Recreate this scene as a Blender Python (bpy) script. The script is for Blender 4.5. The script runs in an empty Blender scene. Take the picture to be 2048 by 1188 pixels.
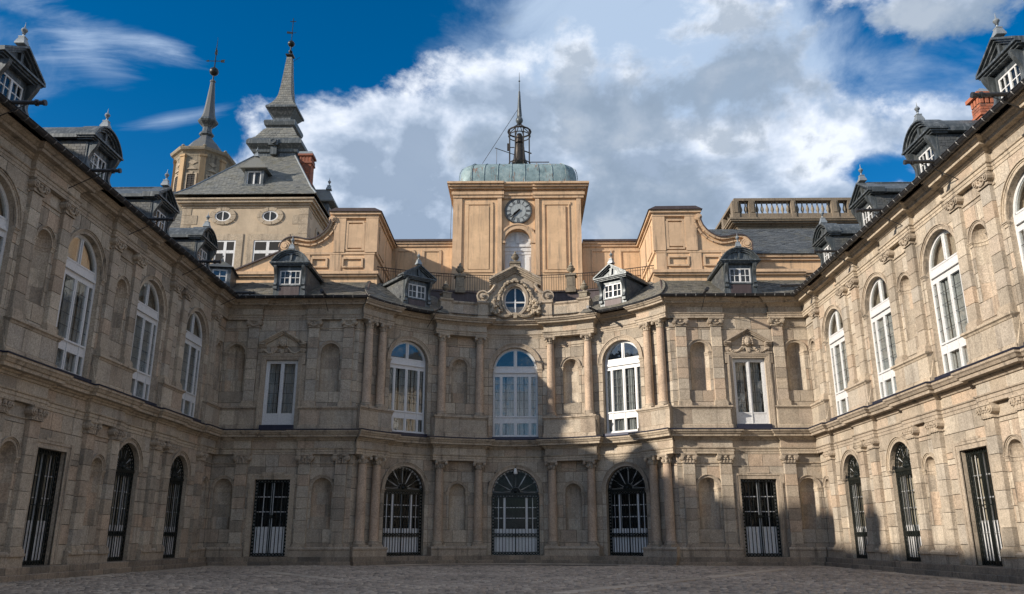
import bpy, math, random
import numpy as np
from mathutils import Matrix, Vector
random.seed(7)
R_ = math.radians
scn = bpy.context.scene
COL = scn.collection

# ------------------------------------------------------------------ camera, sky, sun, exposure
CAMX, CAMZ, FPX, PITCH, YAW = 0.45, 1.05, 1634.0, math.atan(484 / 1634.0), math.atan(26 / 1634.0)
cam = bpy.data.cameras.new('camera')
cam.sensor_width = 36.0
cam.lens = FPX / 2048 * 36
cam.clip_end = 5000
camo = bpy.data.objects.new('camera', cam)
COL.objects.link(camo)
camo.location = (CAMX, 0, CAMZ)
camo.rotation_euler = (math.pi / 2 + PITCH, 0, YAW)
scn.camera = camo

SUN_DIR = Vector((-2.2, -1.0, 0.98)).normalized()      # towards the sun
SUN_EL = math.asin(SUN_DIR.z)
SUN_AZ = math.atan2(SUN_DIR.x, SUN_DIR.y)
sl = bpy.data.lights.new('sun', 'SUN')
sl.energy = 2.2
sl.angle = R_(0.9)
sl.color = (1.0, 0.895, 0.76)
so = bpy.data.objects.new('sun', sl)
COL.objects.link(so)
so.rotation_euler = SUN_DIR.to_track_quat('Z', 'Y').to_euler()

scn.view_settings.view_transform = 'Standard'
scn.view_settings.look = 'None'
scn.view_settings.exposure = 1.58
scn.view_settings.gamma = 1.0
scn.view_settings.use_curve_mapping = False
scn.cycles.max_bounces = 6
scn.cycles.diffuse_bounces = 3
scn.cycles.glossy_bounces = 2
scn.cycles.transparent_max_bounces = 6


class NT:
    """small helper to write node trees"""
    def __init__(self, tree):
        self.t = tree
        self.n = tree.nodes
        self.l = tree.links

    def new(self, kind, **kw):
        nd = self.n.new(kind)
        for k, v in kw.items():
            setattr(nd, k, v)
        return nd

    def link(self, a, b):
        self.l.new(a, b)

    def val(self, sock, v):
        if hasattr(v, 'is_output') or isinstance(v, bpy.types.NodeSocket):
            self.l.new(v, sock)
        else:
            sock.default_value = v

    def math(self, op, a, b=0.0, c=None, clamp=False):
        m = self.new('ShaderNodeMath', operation=op, use_clamp=clamp)
        self.val(m.inputs[0], a)
        self.val(m.inputs[1], b)
        if c is not None:
            self.val(m.inputs[2], c)
        return m.outputs[0]

    def mix(self, fac, a, b, mode='MIX'):
        m = self.new('ShaderNodeMix', data_type='RGBA', blend_type=mode)
        self.val(m.inputs[0], fac)
        self.val(m.inputs[6], a if not isinstance(a, tuple) else (*a[:3], 1))
        self.val(m.inputs[7], b if not isinstance(b, tuple) else (*b[:3], 1))
        return m.outputs[2]

    def noise(self, vec, scale, detail=4, rough=0.55, dist=0.0):
        m = self.new('ShaderNodeTexNoise')
        self.link(vec, m.inputs['Vector'])
        m.inputs['Scale'].default_value = scale
        m.inputs['Detail'].default_value = detail
        m.inputs['Roughness'].default_value = rough
        m.inputs['Distortion'].default_value = dist
        return m.outputs['Fac']

    def ramp(self, fac, stops):
        m = self.new('ShaderNodeValToRGB')
        self.link(fac, m.inputs[0])
        el = m.color_ramp.elements
        while len(el) < len(stops):
            el.new(0.5)
        for e, (p, c) in zip(el, stops):
            e.position = p
            e.color = (*c, 1) if isinstance(c, tuple) else (c, c, c, 1)
        return m.outputs[0]

    def smooth(self, x, a, b):
        m = self.new('ShaderNodeMapRange', interpolation_type='SMOOTHSTEP')
        self.val(m.inputs[0], x)
        m.inputs[1].default_value = a
        m.inputs[2].default_value = b
        return m.outputs[0]


def build_world():
    w = bpy.data.worlds.new('World')
    scn.world = w
    w.use_nodes = True
    T = NT(w.node_tree)
    T.n.clear()
    out = T.new('ShaderNodeOutputWorld')
    bg = T.new('ShaderNodeBackground')
    bg.inputs[1].default_value = 0.12
    T.link(bg.outputs[0], out.inputs[0])
    sky = T.new('ShaderNodeTexSky')
    sky.sky_type = 'NISHITA'
    sky.sun_disc = False
    sky.sun_elevation = SUN_EL
    sky.sun_rotation = SUN_AZ
    sky.altitude = 1200
    sky.air_density = 1.0
    sky.dust_density = 0.3
    sky.ozone_density = 2.5
    hs = T.new('ShaderNodeHueSaturation')
    hs.inputs['Saturation'].default_value = 1.42
    hs.inputs['Value'].default_value = 0.38
    T.link(sky.outputs[0], hs.inputs['Color'])
    tc = T.new('ShaderNodeTexCoord')
    sep = T.new('ShaderNodeSeparateXYZ')
    T.link(tc.outputs['Generated'], sep.inputs[0])
    X, Y, Z = sep.outputs
    # noise is read on the sphere of directions, a little flattened
    mp0 = T.new('ShaderNodeMapping')
    mp0.inputs['Scale'].default_value = (1, 1, 1.35)
    mp0.inputs['Location'].default_value = (0.35, 0.1, 0.7)
    T.link(tc.outputs['Generated'], mp0.inputs['Vector'])
    P = mp0.outputs[0]
    yy = T.math('MAXIMUM', Y, 0.05)
    u = T.math('DIVIDE', X, yy)
    v = T.math('DIVIDE', Z, yy)
    front = T.smooth(Y, 0.05, 0.4)

    def lobe(u0, v0, su, sv, rot=0.0):
        du = T.math('SUBTRACT', u, u0)
        dv = T.math('SUBTRACT', v, v0)
        c, s = math.cos(rot), math.sin(rot)
        a = T.math('ADD', T.math('MULTIPLY', du, c / su), T.math('MULTIPLY', dv, s / su))
        b = T.math('ADD', T.math('MULTIPLY', du, -s / sv), T.math('MULTIPLY', dv, c / sv))
        r2 = T.math('ADD', T.math('MULTIPLY', a, a), T.math('MULTIPLY', b, b))
        return T.math('MULTIPLY', T.math('EXPONENT', T.math('MULTIPLY', r2, -1.0)), front)

    def bias(lobes):
        t = None
        for amp, args in lobes:
            q = T.math('MULTIPLY', lobe(*args), amp)
            t = q if t is None else T.math('ADD', t, q)
        return t
    big = T.noise(P, 3.2, 3, 0.5, 0.2)
    mid = T.noise(P, 7.5, 9, 0.60, 0.15)
    fine = T.noise(P, 15, 6, 0.62, 0.2)
    # high thin veil
    vn = T.noise(P, 5.0, 9, 0.60, 0.9)
    veil = T.smooth(T.math('ADD', T.math('MULTIPLY', vn, 1.25), bias(VEIL)), 0.62, 1.2)
    c0 = T.mix(T.math('MULTIPLY', veil, 0.80), hs.outputs[0], (1.65, 2.05, 2.6))
    # streaks of cirrus
    cmb = T.new('ShaderNodeCombineXYZ')
    T.link(u, cmb.inputs[0])
    T.link(v, cmb.inputs[1])
    mp = T.new('ShaderNodeMapping')
    mp.inputs['Rotation'].default_value = (0, 0, R_(32))
    mp.inputs['Scale'].default_value = (2.2, 9.0, 1)
    T.link(cmb.outputs[0], mp.inputs['Vector'])
    wis = T.smooth(T.math('ADD', T.noise(mp.outputs[0], 1.3, 10, 0.60, 0.9), bias(WISP)), 0.62, 1.05)
    c1 = T.mix(T.math('MULTIPLY', T.math('MULTIPLY', wis, T.math('ADD', 0.45, T.math('MULTIPLY', fine, 1.1))), 0.75), c0, (1.7, 2.1, 2.7))
    # cumulus banks, modelled by the light falling on them from the sun's side
    cov = T.math('ADD', T.math('ADD', T.math('MULTIPLY', big, 0.80), T.math('MULTIPLY', mid, 1.25)), T.math('ADD', bias(CUMULUS), 0.03))
    dens = T.smooth(cov, 0.93, 1.15)
    mps = T.new('ShaderNodeMapping')
    mps.inputs['Location'].default_value = (-0.035, 0.0, 0.045)
    T.link(P, mps.inputs['Vector'])
    mid2 = T.noise(mps.outputs[0], 7.5, 5, 0.60, 0.15)
    big2 = T.noise(mps.outputs[0], 3.2, 3, 0.5, 0.2)
    rel = T.math('ADD', T.math('SUBTRACT', mid, mid2), T.math('MULTIPLY', T.math('SUBTRACT', big, big2), 1.2))
    thick = T.smooth(cov, 1.0, 1.5)
    lum = T.math('SUBTRACT', T.math('ADD', 0.72, T.math('MULTIPLY', rel, 4.2)), T.math('MULTIPLY', thick, 0.52))
    lum = T.math('ADD', lum, T.math('MULTIPLY', T.math('SUBTRACT', fine, 0.5), 0.35), clamp=True)
    cc = T.ramp(lum, [(0.0, (0.36, 0.43, 0.52)), (0.35, (0.50, 0.57, 0.66)), (0.7, (0.76, 0.80, 0.86)), (1.0, (1.0, 1.0, 1.0))])
    c2 = T.mix(T.math('MULTIPLY', dens, 0.93), c1, T.mix(1.0, cc, (2.75, 2.9, 3.15), 'MULTIPLY'))
    # dark scud in front
    scov = T.math('ADD', T.math('ADD', T.math('MULTIPLY', fine, 0.8), T.math('MULTIPLY', mid, 1.3)), bias(SCUD))
    c3 = T.mix(T.math('MULTIPLY', T.smooth(scov, 1.10, 1.34), 0.70), c2, (0.78, 1.02, 1.34))
    T.link(c3, bg.inputs[0])
    w.cycles.sampling_method = 'MANUAL'
    w.cycles.sample_map_resolution = 512


# (strength, (u, v, width, height, turn)); u = x/y and v = z/y of the direction
VEIL = [(0.55, (0.12, 0.68, 0.24, 0.20, 0.0)), (0.32, (0.36, 0.60, 0.20, 0.16, 0.0)), (0.35, (-0.03, 0.50, 0.24, 0.12, 0.0)), (0.22, (0.30, 0.45, 0.2, 0.1, 0.0)),
        (-0.50, (-0.33, 0.67, 0.22, 0.13, 0.0)), (-0.45, (-0.55, 0.46, 0.22, 0.10, 0.0)), (0.16, (-0.76, 0.64, 0.14, 0.18, 0.0)), (-0.30, (0.46, 0.465, 0.10, 0.03, 0.0))]
WISP = [(0.36, (-0.62, 0.67, 0.13, 0.045, -0.60)), (0.26, (-0.50, 0.66, 0.12, 0.025, -0.40)), (0.26, (-0.47, 0.555, 0.10, 0.022, 0.25)), (0.22, (-0.72, 0.60, 0.10, 0.08, 0.0)),
        (-0.25, (-0.28, 0.66, 0.14, 0.12, 0.0)), (-0.2, (-0.5, 0.47, 0.14, 0.05, 0.0))]
CUMULUS = [(0.25, (-0.22, 0.45, 0.16, 0.115, 0.0)), (0.28, (-0.05, 0.44, 0.20, 0.17, 0.1)), (0.26, (0.15, 0.42, 0.22, 0.16, 0.0)), (0.20, (0.34, 0.48, 0.14, 0.07, 0.2)),
           (0.18, (0.56, 0.54, 0.11, 0.035, 0.1)), (0.22, (0.42, 0.41, 0.10, 0.035, 0.0)), (0.14, (-0.36, 0.51, 0.05, 0.07, 0.0)),
           (-0.60, (-0.42, 0.69, 0.34, 0.13, 0.0)), (-0.50, (-0.52, 0.47, 0.11, 0.09, 0.0)), (-0.12, (0.12, 0.69, 0.30, 0.09, 0.0)), (-0.30, (0.60, 0.63, 0.16, 0.06, 0.0)), (-0.34, (0.46, 0.468, 0.08, 0.026, 0.0))]
SCUD = [(0.34, (0.23, 0.565, 0.13, 0.06, 0.2)), (0.22, (0.30, 0.61, 0.07, 0.028, 0.3)), (0.24, (0.47, 0.71, 0.20, 0.05, 0.0)), (0.24, (0.07, 0.58, 0.10, 0.06, -0.3)), (0.20, (-0.08, 0.50, 0.14, 0.05, 0.2)), (0.16, (0.36, 0.50, 0.1, 0.05, 0.2)),
        (0.24, (0.14, 0.44, 0.14, 0.07, 0.0)), (-0.4, (-0.45, 0.60, 0.34, 0.22, 0.0)), (-0.25, (0.50, 0.48, 0.2, 0.08, 0.0))]
build_world()

# ------------------------------------------------------------------ materials
MATS = {}


def mat(name):
    m = bpy.data.materials.new(name)
    m.use_nodes = True
    T = NT(m.node_tree)
    b = T.n['Principled BSDF']
    MATS[name] = m
    return m, T, b


def geo_pos(T):
    return T.new('ShaderNodeNewGeometry').outputs['Position']


def stretched(T, vec, sc):
    mp = T.new('ShaderNodeMapping')
    mp.inputs['Scale'].default_value = sc
    T.link(vec, mp.inputs['Vector'])
    return mp.outputs[0]


def bump(T, b, h, strength, dist):
    bp = T.new('ShaderNodeBump')
    bp.inputs['Strength'].default_value = strength
    bp.inputs['Distance'].default_value = dist
    T.link(h, bp.inputs['Height'])
    T.link(bp.outputs[0], b.inputs['Normal'])


def tint_of(T):
    at = T.new('ShaderNodeAttribute')
    at.attribute_name = 'tint'
    oi = T.new('ShaderNodeObjectInfo')
    return T.math('FRACT', T.math('ADD', at.outputs['Fac'], oi.outputs['Random']))


def make_stone(name, cols, grime=0.5, spread=1.0):
    m, T, b = mat(name)
    P = geo_pos(T)
    t = tint_of(T)
    base = T.ramp(t, [(i / (len(cols) - 1), c) for i, c in enumerate(cols)])
    n1 = T.noise(P, 1.1, 5, 0.6)
    n2 = T.noise(P, 11, 5, 0.7)
    n3 = T.noise(P, 30, 3, 0.7)
    c = T.mix(1.0, base, T.ramp(n2, [(0.25, 0.74), (0.5, 1.0), (0.75, 1.18)]), 'MULTIPLY')
    c = T.mix(0.7, c, T.ramp(n3, [(0.3, 0.50), (0.5, 1.0), (0.7, 1.45)]), 'MULTIPLY')
    c = T.mix(0.75, c, T.ramp(n1, [(0.3, (0.68, 0.67, 0.66)), (0.5, (1.0, 1.0, 1.0)), (0.72, (1.16, 1.13, 1.09))]), 'MULTIPLY')
    # rain streaks and lichen
    st = T.noise(stretched(T, P, (2.6, 2.6, 0.22)), 1.6, 5, 0.65)
    c = T.mix(T.math('MULTIPLY', T.smooth(st, 0.50, 0.74), grime), c, (0.10, 0.085, 0.07))
    T.link(c, b.inputs['Base Color'])
    b.inputs['Roughness'].default_value = 0.88
    b.inputs['Specular IOR Level'].default_value = 0.25
    h = T.math('ADD', T.math('MULTIPLY', n2, 1.0), T.math('MULTIPLY', n3, 0.6))
    bump(T, b, h, 0.55, 0.02)
    return m


STONE_COLS = [(0.430, 0.360, 0.280), (0.345, 0.295, 0.235), (0.500, 0.430, 0.340), (0.370, 0.332, 0.280), (0.455, 0.352, 0.262), (0.275, 0.238, 0.192), (0.450, 0.390, 0.312), (0.315, 0.262, 0.203)]
make_stone('stone', STONE_COLS, 0.45)
make_stone('trim', [(0.42, 0.35, 0.272), (0.36, 0.302, 0.238), (0.45, 0.378, 0.29)], 0.8)
make_stone('pinkstone', [(0.46, 0.345, 0.255), (0.42, 0.325, 0.242), (0.48, 0.365, 0.272)], 0.3)
make_stone('mortar', [(0.15, 0.125, 0.10), (0.18, 0.15, 0.12)], 0.4)
make_stone('plinth', [(0.28, 0.23, 0.175), (0.21, 0.175, 0.14), (0.33, 0.265, 0.20), (0.16, 0.138, 0.115)], 0.85)
make_stone('palestone', [(0.42, 0.35, 0.265), (0.37, 0.31, 0.235)], 0.5)
make_stone('darkstone', [(0.24, 0.195, 0.145), (0.17, 0.14, 0.105)], 1.0)
make_stone('greystone', [(0.27, 0.235, 0.18), (0.21, 0.18, 0.14)], 0.95)


def make_plaster(name, col, dark, grime):
    m, T, b = mat(name)
    P = geo_pos(T)
    n1 = T.noise(P, 0.8, 6, 0.62)
    n2 = T.noise(P, 9, 5, 0.6)
    c = T.mix(T.smooth(n1, 0.35, 0.7), tuple(x * 0.86 for x in col), tuple(min(1, x * 1.06) for x in col))
    c = T.mix(0.5, c, T.ramp(n2, [(0.3, 0.86), (0.5, 1.0), (0.7, 1.07)]), 'MULTIPLY')
    st = T.noise(stretched(T, P, (3.2, 3.2, 0.25)), 1.5, 7, 0.70)
    c = T.mix(T.math('MULTIPLY', T.smooth(st, 0.48, 0.78), grime), c, dark)
    pt = T.noise(P, 1.7, 4, 0.5, 0.6)
    c = T.mix(T.math('MULTIPLY', T.smooth(pt, 0.56, 0.62), 0.22), c, tuple(min(1, x * 1.25) for x in col))
    T.link(c, b.inputs['Base Color'])
    b.inputs['Roughness'].default_value = 0.9
    bump(T, b, n2, 0.2, 0.02)


make_plaster('ochre', (0.62, 0.425, 0.26), (0.26, 0.195, 0.14), 1.0)
make_plaster('ochretrim', (0.56, 0.39, 0.25), (0.13, 0.105, 0.08), 1.0)
make_plaster('belfryochre', (0.40, 0.275, 0.155), (0.15, 0.11, 0.07), 0.8)
make_plaster('towerplaster', (0.45, 0.365, 0.265), (0.25, 0.20, 0.15), 0.6)


def make_slate(name, cols, rough=0.55):
    m, T, b = mat(name)
    P = geo_pos(T)
    t = tint_of(T)
    base = T.ramp(t, [(i / (len(cols) - 1), c) for i, c in enumerate(cols)])
    n1 = T.noise(P, 1.3, 5, 0.6)
    n2 = T.noise(P, 30, 4, 0.6)
    c = T.mix(0.8, base, T.ramp(n2, [(0.3, 0.7), (0.5, 1.0), (0.7, 1.3)]), 'MULTIPLY')
    c = T.mix(T.math('MULTIPLY', T.smooth(n1, 0.52, 0.72), 0.5), c, (0.14, 0.13, 0.085))
    T.link(c, b.inputs['Base Color'])
    b.inputs['Roughness'].default_value = rough
    bump(T, b, n2, 0.3, 0.01)


make_slate('slate', [(0.13, 0.125, 0.11), (0.18, 0.17, 0.145), (0.10, 0.098, 0.09), (0.21, 0.195, 0.16), (0.15, 0.145, 0.125)])
make_slate('slatetower', [(0.16, 0.165, 0.155), (0.20, 0.20, 0.18), (0.125, 0.13, 0.125), (0.22, 0.215, 0.185)])
make_slate('slatedark', [(0.055, 0.062, 0.066), (0.085, 0.092, 0.096), (0.045, 0.050, 0.055), (0.115, 0.120, 0.120)])


def make_metal(name, col, alt, rough=0.5, metallic=0.3, amt=0.6, sc=2.0):
    m, T, b = mat(name)
    P = geo_pos(T)
    st = T.noise(stretched(T, P, (3, 3, 0.5)), sc, 6, 0.65)
    c = T.mix(T.math('MULTIPLY', T.smooth(st, 0.45, 0.72), amt), col, alt)
    n2 = T.noise(P, 24, 3, 0.6)
    c = T.mix(0.6, c, T.ramp(n2, [(0.3, 0.75), (0.5, 1.0), (0.7, 1.2)]), 'MULTIPLY')
    T.link(c, b.inputs['Base Color'])
    b.inputs['Roughness'].default_value = rough
    b.inputs['Metallic'].default_value = metallic
    bump(T, b, st, 0.15, 0.02)


make_metal('lead', (0.065, 0.077, 0.084), (0.24, 0.255, 0.26), 0.48, 0.35, 0.7, 3.0)
make_metal('leadlight', (0.24, 0.27, 0.29), (0.36, 0.38, 0.39), 0.5, 0.4)
make_metal('leadpurple', (0.065, 0.048, 0.05), (0.12, 0.10, 0.10), 0.55, 0.2)
make_metal('gutter', (0.035, 0.036, 0.040), (0.06, 0.06, 0.062), 0.45, 0.4)
make_metal('strap', (0.22, 0.22, 0.22), (0.14, 0.14, 0.14), 0.5, 0.4)
make_metal('flashing', (0.022, 0.026, 0.05), (0.045, 0.05, 0.075), 0.4, 0.3)
make_metal('iron', (0.008, 0.012, 0.011), (0.02, 0.026, 0.024), 0.42, 0.3)
make_metal('rail', (0.035, 0.026, 0.02), (0.06, 0.045, 0.035), 0.6, 0.2)


def make_patina():
    m, T, b = mat('patina')
    P = geo_pos(T)
    n1 = T.noise(P, 2.4, 7, 0.68, 0.4)
    n2 = T.noise(stretched(T, P, (4, 4, 0.7)), 1.6, 6, 0.65)
    c = T.ramp(n1, [(0.3, (0.10, 0.15, 0.165)), (0.5, (0.19, 0.27, 0.29)), (0.7, (0.30, 0.38, 0.39))])
    c = T.mix(T.math('MULTIPLY', T.smooth(n2, 0.56, 0.66), 0.85), c, (0.20, 0.095, 0.055))
    T.link(c, b.inputs['Base Color'])
    b.inputs['Roughness'].default_value = 0.6
    b.inputs['Metallic'].default_value = 0.2
    bump(T, b, n1, 0.3, 0.03)


make_patina()
make_metal('bronze', (0.05, 0.042, 0.036), (0.09, 0.07, 0.05), 0.5, 0.6)
make_metal('whitepaint', (0.62, 0.625, 0.63), (0.52, 0.525, 0.53), 0.42, 0.0, 0.5, 3.0)
make_metal('shutter', (0.62, 0.63, 0.64), (0.40, 0.39, 0.38), 0.6, 0.0, 0.7, 2.0)
make_metal('curtain', (0.34, 0.34, 0.33), (0.24, 0.245, 0.25), 0.9, 0.0)
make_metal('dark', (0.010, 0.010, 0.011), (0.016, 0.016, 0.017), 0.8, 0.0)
make_metal('leading', (0.05, 0.05, 0.055), (0.08, 0.08, 0.08), 0.6, 0.2)
make_metal('dial', (0.30, 0.335, 0.35), (0.16, 0.17, 0.175), 0.7, 0.0, 0.8, 5.0)
make_metal('numeral', (0.02, 0.02, 0.022), (0.04, 0.04, 0.04), 0.6, 0.0)
make_metal('lampwhite', (0.75, 0.75, 0.72), (0.6, 0.6, 0.58), 0.4, 0.0)


def make_glass(name='glass', gain=1.5, floor=0.02):
    m = bpy.data.materials.new(name)
    m.use_nodes = True
    MATS[name] = m
    T = NT(m.node_tree)
    T.n.clear()
    out = T.new('ShaderNodeOutputMaterial')
    mx = T.new('ShaderNodeMixShader')
    tr = T.new('ShaderNodeBsdfTransparent')
    tr.inputs[0].default_value = (0.95, 0.97, 0.97, 1)
    gl = T.new('ShaderNodeBsdfGlossy')
    gl.inputs['Roughness'].default_value = 0.015
    fr = T.new('ShaderNodeFresnel')
    gb = T.new('ShaderNodeNewGeometry')
    T.link(T.math('SUBTRACT', 1.5, T.math('MULTIPLY', gb.outputs['Backfacing'], 0.8333)), fr.inputs[0])
    bp = T.new('ShaderNodeBump')
    bp.inputs['Strength'].default_value = 0.25
    bp.inputs['Distance'].default_value = 0.02
    T.link(T.noise(geo_pos(T), 2.2, 2, 0.5), bp.inputs['Height'])
    T.link(bp.outputs[0], gl.inputs['Normal'])
    T.link(T.math('ADD', T.math('MULTIPLY', fr.outputs[0], gain), floor, clamp=True), mx.inputs[0])
    T.link(tr.outputs[0], mx.inputs[1])
    T.link(gl.outputs[0], mx.inputs[2])
    T.link(mx.outputs[0], out.inputs[0])


make_glass()
make_glass('doorglass', 0.25, 0.0)
make_glass('dullglass', 0.7, 0.0)


def make_brick():
    m, T, b = mat('brick')
    t = tint_of(T)
    c = T.ramp(t, [(0, (0.33, 0.105, 0.055)), (0.35, (0.40, 0.135, 0.07)), (0.7, (0.22, 0.08, 0.05)), (1, (0.30, 0.12, 0.075))])
    nn = T.noise(geo_pos(T), 5, 5, 0.65)
    c = T.mix(T.math('MULTIPLY', T.smooth(nn, 0.5, 0.7), 0.55), c, (0.10, 0.055, 0.04))
    T.link(c, b.inputs['Base Color'])
    b.inputs['Roughness'].default_value = 0.85


make_brick()


def make_ground(name, cols, pat):
    m, T, b = mat(name)
    P = geo_pos(T)
    t = tint_of(T)
    base = T.ramp(t, [(i / (len(cols) - 1), c) for i, c in enumerate(cols)])
    n1 = T.noise(P, 0.35, 5, 0.6)
    n2 = T.noise(P, 30, 3, 0.6)
    c = T.mix(0.8, base, T.ramp(n1, [(0.3, 0.66), (0.5, 1.0), (0.7, 1.3)]), 'MULTIPLY')
    c = T.mix(0.6, c, T.ramp(n2, [(0.3, 0.7), (0.5, 1.0), (0.7, 1.3)]), 'MULTIPLY')
    T.link(c, b.inputs['Base Color'])
    b.inputs['Roughness'].default_value = pat
    bump(T, b, n2, 0.3, 0.01)


make_ground('soil', [(0.13, 0.105, 0.08), (0.15, 0.12, 0.09)], 0.95)
make_ground('cobble', [(0.27, 0.215, 0.165), (0.37, 0.30, 0.235), (0.19, 0.155, 0.125), (0.46, 0.375, 0.295), (0.30, 0.245, 0.195)], 0.75)
make_ground('flag', [(0.40, 0.33, 0.26), (0.33, 0.27, 0.21), (0.46, 0.38, 0.30)], 0.7)


# ------------------------------------------------------------------ object helpers
WM = {}


def put(name, mesh, parent=None, M=None):
    o = bpy.data.objects.new(name, mesh)
    COL.objects.link(o)
    M = M if M is not None else Matrix.Identity(4)
    if parent is not None:
        o.parent = parent
        o.matrix_parent_inverse = WM[parent].inverted()
    o.matrix_basis = M
    WM[o] = M
    return o


def tag(o, label=None, cat=None, group=None, kind=None):
    if label:
        o['label'] = label
    if cat:
        o['category'] = cat
    if group:
        o['group'] = group
    if kind:
        o['kind'] = kind
    return o


def thing(name, label, cat, loc, group=None):
    o = put(name, None, None, Matrix.Translation(loc))
    return tag(o, label, cat, group)


class MB:
    def __init__(self, m=None):
        self.v, self.f, self.t = [], [], []
        self.m = m
        self.tint = 0.0

    def add(self, vs, fs):
        k = len(self.v)
        if self.m:
            vs = [self.m(*p) for p in vs]
        self.v += [tuple(p) for p in vs]
        self.t += [self.tint] * len(vs)
        self.f += [tuple(i + k for i in f) for f in fs]

    def box(self, x0, x1, y0, y1, z0, z1):
        self.add([(x0, y0, z0), (x1, y0, z0), (x1, y1, z0), (x0, y1, z0), (x0, y0, z1), (x1, y0, z1), (x1, y1, z1), (x0, y1, z1)],
                 [(3, 2, 1, 0), (4, 5, 6, 7), (0, 1, 5, 4), (1, 2, 6, 5), (2, 3, 7, 6), (3, 0, 4, 7)])

    def prism(self, poly, y0, y1):
        """polygon in (x, z), counter-clockwise seen from -y, extruded y0 (front) to y1"""
        n = len(poly)
        a = sum(poly[i][0] * poly[(i + 1) % n][1] - poly[(i + 1) % n][0] * poly[i][1] for i in range(n))
        if a < 0:
            poly = poly[::-1]
        vs = [(x, y0, z) for x, z in poly] + [(x, y1, z) for x, z in poly]
        fs = [tuple(range(n)), tuple(range(2 * n - 1, n - 1, -1))]
        for i in range(n):
            j = (i + 1) % n
            fs.append((j, i, n + i, n + j))
        self.add(vs, fs)

    def ring(self, cx, cz, r0, r1, a0, a1, y0, y1, n=16, ez=1.0):
        """arch ring in the x-z plane; ez stretches it upwards"""
        vs, fs = [], []
        for i in range(n + 1):
            a = a0 + (a1 - a0) * i / n
            c, s = math.cos(a), math.sin(a) * ez
            vs += [(cx + r0 * c, y0, cz + r0 * s), (cx + r1 * c, y0, cz + r1 * s), (cx + r1 * c, y1, cz + r1 * s), (cx + r0 * c, y1, cz + r0 * s)]
        for i in range(n):
            b = 4 * i
            for q in range(4):
                w = (q + 1) % 4
                fs.append((b + q, b + w, b + 4 + w, b + 4 + q))
        fs += [(3, 2, 1, 0), (4 * n, 4 * n + 1, 4 * n + 2, 4 * n + 3)]
        self.add(vs, fs)

    def lathe(self, prof, cx=0, cy=0, n=12, a0=0.0, a1=2 * math.pi):
        full = abs(a1 - a0) > 6.28
        vs, fs = [], []
        m = n if full else n + 1
        for r, z in prof:
            for i in range(m):
                a = a0 + (a1 - a0) * i / n
                vs.append((cx + r * math.cos(a), cy + r * math.sin(a), z))
        for k in range(len(prof) - 1):
            for i in range(n):
                j = (i + 1) % m
                fs.append((k * m + i, k * m + j, (k + 1) * m + j, (k + 1) * m + i))
        if full:
            fs.append(tuple(range(m - 1, -1, -1)))
            fs.append(tuple(range((len(prof) - 1) * m, len(prof) * m)))
        self.add(vs, fs)

    def sqlathe(self, prof, cx, cy, n=4):
        """square (n=4) section tower profile: (half width, z)"""
        k = 1 / math.cos(math.pi / n)
        self.lathe([(r * k, z) for r, z in prof], cx, cy, n, math.pi / n, math.pi / n + 2 * math.pi)

    def tube(self, pts, r, n=5):
        vs, fs = [], []
        pts = [Vector(p) for p in pts]
        for i, p in enumerate(pts):
            t = (pts[min(i + 1, len(pts) - 1)] - pts[max(i - 1, 0)]).normalized()
            u = t.cross(Vector((0, 0, 1)))
            if u.length < 1e-3:
                u = t.cross(Vector((0, 1, 0)))
            u.normalize()
            w = t.cross(u)
            rr = r[i] if isinstance(r, (list, tuple)) else r
            for k in range(n):
                a = 2 * math.pi * k / n
                vs.append(tuple(p + u * (rr * math.cos(a)) + w * (rr * math.sin(a))))
        for i in range(len(pts) - 1):
            for k in range(n):
                j = (k + 1) % n
                fs.append((i * n + k, (i + 1) * n + k, (i + 1) * n + j, i * n + j))
        fs.append(tuple(range(n)))
        fs.append(tuple(range(len(vs) - 1, len(vs) - n - 1, -1)))
        self.add(vs, fs)

    def ball(self, c, r, n=8, sz=1.0, sy=1.0):
        k = max(3, n // 2)
        vs, fs = [], []
        for i in range(k + 1):
            ph = math.pi * i / k
            for j in range(n):
                a = 2 * math.pi * j / n
                vs.append((c[0] + r * math.sin(ph) * math.cos(a), c[1] + r * sy * math.sin(ph) * math.sin(a), c[2] - r * sz * math.cos(ph)))
        for i in range(k):
            for j in range(n):
                q = (j + 1) % n
                fs.append((i * n + j, i * n + q, (i + 1) * n + q, (i + 1) * n + j))
        self.add(vs, fs)

    def quad(self, a, b, c, d):
        self.add([a, b, c, d], [(0, 1, 2, 3)])

    def mesh(self, name, material, smooth=False):
        me = bpy.data.meshes.new(name)
        me.from_pydata(self.v, [], self.f)
        at = me.attributes.new('tint', 'FLOAT', 'POINT')
        at.data.foreach_set('value', self.t)
        me.materials.append(MATS[material])
        if smooth:
            me.polygons.foreach_set('use_smooth', [True] * len(me.polygons))
            try:
                me.set_sharp_from_angle(angle=R_(40))
            except Exception:
                pass
        me.update()
        return me

    def build(self, name, material, parent=None, M=None, smooth=False):
        return put(name, self.mesh(name, material, smooth), parent, M)


def bent(mb, run):
    """carry a local mesh round the curve of the bow"""
    if run.kind == 'A':
        out = []
        for x, y, z in mb.v:
            a, r = x / AR, AR + y
            out.append((r * math.sin(a), r * math.cos(a) - AR, z))
        mb.v = out
    return mb


CACHE = {}


def cached(key, fn):
    if key not in CACHE:
        CACHE[key] = fn()
    return CACHE[key]


# ------------------------------------------------------------------ runs of wall: (s, z, d) -> world; d is out of the wall, into the courtyard
WX, FY, AR, ACY = 12.65, 34.5, 8.0, 30.2
AEND = AR * R_(57.5)


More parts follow.
